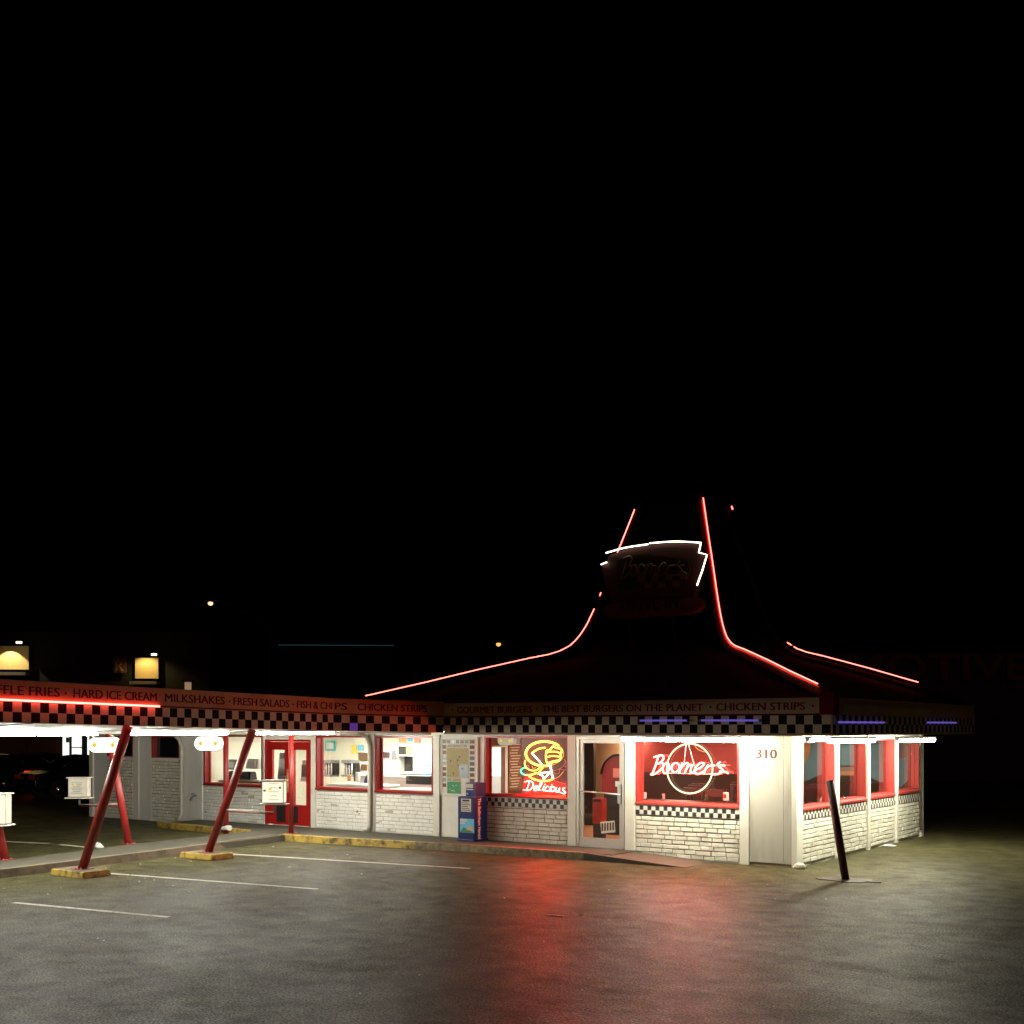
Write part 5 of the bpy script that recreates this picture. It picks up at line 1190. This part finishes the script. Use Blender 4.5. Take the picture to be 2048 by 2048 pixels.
# shop with bright door, behind the parked cars
D2 = 58; A = at_d(-120, 1460, D2); B = at_d(210, 1460, D2); d = Vector((B.x - A.x, B.y - A.y, 0)); L_ = d.length; d.normalize(); nrm = Vector((d.y, -d.x, 0)); mid_ = (A + B) / 2
sh = thing('shop_building', 'low brown brick shop with a bright glazed door behind the parked cars', 'building', (mid_.x, mid_.y, 0))
b = MB(); b.obox((mid_.x - nrm.x * 1.5, mid_.y - nrm.y * 1.5, 1.5), d * L_ / 2, nrm * 1.5, (0, 0, 1.5), M['brickred']); b.build('wall', sh)
def shp(xa, ya, xb, yb, m, nme, k=0):
    P = at_d(xa, ya, D2 - .05 - k * .05); Q = at_d(xb, yb, D2 - .05 - k * .05); cc = (P + Q) / 2; w_ = (Vector((Q.x, Q.y, 0)) - Vector((P.x, P.y, 0))).length
    b = MB(); b.obox(cc, d * w_ / 2, nrm * .02, (0, 0, (P.z - Q.z) / 2), m); b.build(nme, sh)
shp(124, 1455, 182, 1545, M['dark'], 'door_frame'); shp(125.5, 1458, 138, 1540, M['shop'], 'lit_window', 1); shp(144, 1458, 163, 1494, M['shop'], 'lit_window', 1); shp(144, 1496, 163, 1540, M['shop'], 'door_glass', 1); shp(175, 1458, 181, 1540, M['shop'], 'lit_window', 1); shp(132, 1475, 138, 1485, M['green'], 'notice', 2); shp(-30, 1460, 52, 1498, M['brickred'], 'awning', 2)
# parked cars (dark saloons)
def car(label, P, yaw, tail=False):
    r0 = thing('parked_car', label, 'car', (P[0], P[1], 0), 'dark cars parked left of the restaurant'); r0.rotation_euler = (0, 0, yaw)
    def add(b, nme, par=r0, bev=0):
        o = b.build(nme); o.parent = par
        if bev: m_ = o.modifiers.new('b', 'BEVEL'); m_.width = bev; m_.segments = 3
        return o
    prof = [(-2.2, .35), (-2.25, .62), (-2.1, .86), (-1.3, .97), (-.9, 1.0), (1.0, 1.0), (1.4, .97), (2.1, .84), (2.22, .6), (2.2, .35)]
    cab = [(-1.35, .97), (-.75, 1.40), (-.2, 1.46), (.45, 1.42), (1.15, .99)]
    b = MB(); b.prism([(x, -.86, z) for x, z in prof], (0, 1.72, 0), M['carpaint']); body = add(b, 'body', bev=.06)
    b = MB()
    L1 = [(x, -.80 + (z - .97) * .25, z) for x, z in cab]; L2 = [(x, .80 - (z - .97) * .25, z) for x, z in cab]
    b.face(L1, M['carglass']); b.face(L2[::-1], M['carglass'])
    for i in range(4): b.face([L1[i], L1[i + 1], L2[i + 1], L2[i]], M['carglass'] if i in (0, 3) else M['carpaint'])
    add(b, 'cabin')
    b = MB()
    for Lx in (L1, L2):
        b.tube(Lx, .03, M['carpaint'], 6); b.tube([Vector(Lx[2]), Vector((Lx[2][0] + .05, Lx[0][1], .98))], .03, M['carpaint'], 6)
    add(b, 'pillar')
    for x in (-1.35, 1.4):
        for y_ in (-.8, .8):
            b = MB(); b.lathe((x, y_, .33), [(0, -.1), (.33, -.1), (.34, 0), (.33, .1), (0, .1)], M['tyre'], 20, 'y'); wh = add(b, 'wheel')
            b = MB(); b.lathe((x, y_, .33), [(0, -.112), (.19, -.11), (.2, 0), (.19, .11), (0, .112)], M['chrome'], 10, 'y'); add(b, 'rim', wh)
    for y_ in (-.6, .6):
        b = MB(); b.box((2.17, y_ - .16, .62), (2.24, y_ + .16, .74), M['chrome']); add(b, 'headlight')
        b = MB(); b.box((-2.27, y_ - .18, .68), (-2.2, y_ + .18, .82), M['tail'] if tail else M['ketchup']); add(b, 'tail_light')
P = at_d(75, 1500, 44); car('black car parked in front of the dark shop, left of the bright door', P, R(28))
P = at_d(176, 1500, 41); car('black car parked partly behind the restaurant wall, in front of the bright door', P, R(80))
P = at_d(-32, 1500, 44); car('car with a glowing red tail light at the left edge of view', P, R(205), True)

# street lamps
def street_lamp(px_, py_, d_, label, side, glowm):
    h = at_d(px_, py_, d_); r0 = thing('street_lamp', label, 'street lamp', (h.x + side * 4, h.y, 0), 'street lamps far behind the restaurant')
    u = Vector((RX, RY, 0)); foot = Vector((h.x, h.y, 0)) + u * side * 3.2
    b = MB(); b.tube([foot, foot + Vector((0, 0, h.z - 1.6))], [.13, .08], M['galv'], 8); b.build('pole', r0)
    top = foot + Vector((0, 0, h.z - 1.6)); b = MB(); b.tube(spline([top, top + Vector((0, 0, .7)) - u * side * .7, Vector((h.x, h.y, h.z + .1)) + u * side * .4, Vector((h.x, h.y, h.z + .08))]), .045, M['galv'], 6); b.build('arm', r0)
    b = MB(); b.lathe((h.x, h.y, h.z + .02), [(0, .14), (.12, .12), (.18, .03)], M['galv'], 12); b.build('lamp_head', r0)
    b = MB(); b.lathe((h.x, h.y, h.z - .02), [(0, -.15), (.09, -.12), (.14, -.04), (.12, .03), (0, .06)], glowm, 12); b.build('lens', r0)
street_lamp(421, 1205, 62, 'street lamp glowing in the black sky above the canopy', 1, M['street'])
street_lamp(997, 1287, 66, 'orange street lamp just left of the restaurant roof', 1, glow('street_orange', (1, .36, .09), 1.9))
# distant tube lit edge of a roof
A = at_d(556, 1290, 90); B = at_d(788, 1291, 90); b = MB(); b.tube([A, B], .025, M['teal_dim'], 6); rl = thing('distant_store', 'far dark store roof edged by a faint teal line of light', 'building', ((A.x + B.x) / 2, (A.y + B.y) / 2, 0)); b.build('roof_edge_light', rl)
d = (B - A).normalized(); nrm = Vector((d.y, -d.x, 0)); b = MB(); mid_ = (A + B) / 2; b.obox((mid_.x - nrm.x * 5, mid_.y - nrm.y * 5, mid_.z / 2 - .05), d * ((B - A).length / 2), nrm * 4.8, (0, 0, mid_.z / 2 - .05), M['darkwall']); b.build('wall', rl)
# garage to the right with unlit lettering
D3 = 52; A = at_d(1480, 1300, D3); B = at_d(2300, 1300, D3); d = Vector((B.x - A.x, B.y - A.y, 0)); L_ = d.length; d.normalize(); nrm = Vector((d.y, -d.x, 0)); mid_ = (A + B) / 2
gb = thing('garage_building', 'unlit dark garage building behind the right side with big faint capital letters', 'building', (mid_.x, mid_.y, 0))
b = MB(); b.obox((mid_.x - nrm.x * 4, mid_.y - nrm.y * 4, 2.9), d * L_ / 2, nrm * 4, (0, 0, 2.9), M['check_b']); b.build('wall', gb)
b = MB(); P = at_d(1390, 1361, D3 - .2); Q = at_d(2060, 1361, D3 - .2); text_mesh(b, 'AUTOMOTIVE', P, d, (0, 0, 1), (Vector((Q.x, Q.y, 0)) - Vector((P.x, P.y, 0))).length, 1.2, M['brickred'], bold=.02, depth=.02); b.build('lettering', gb)
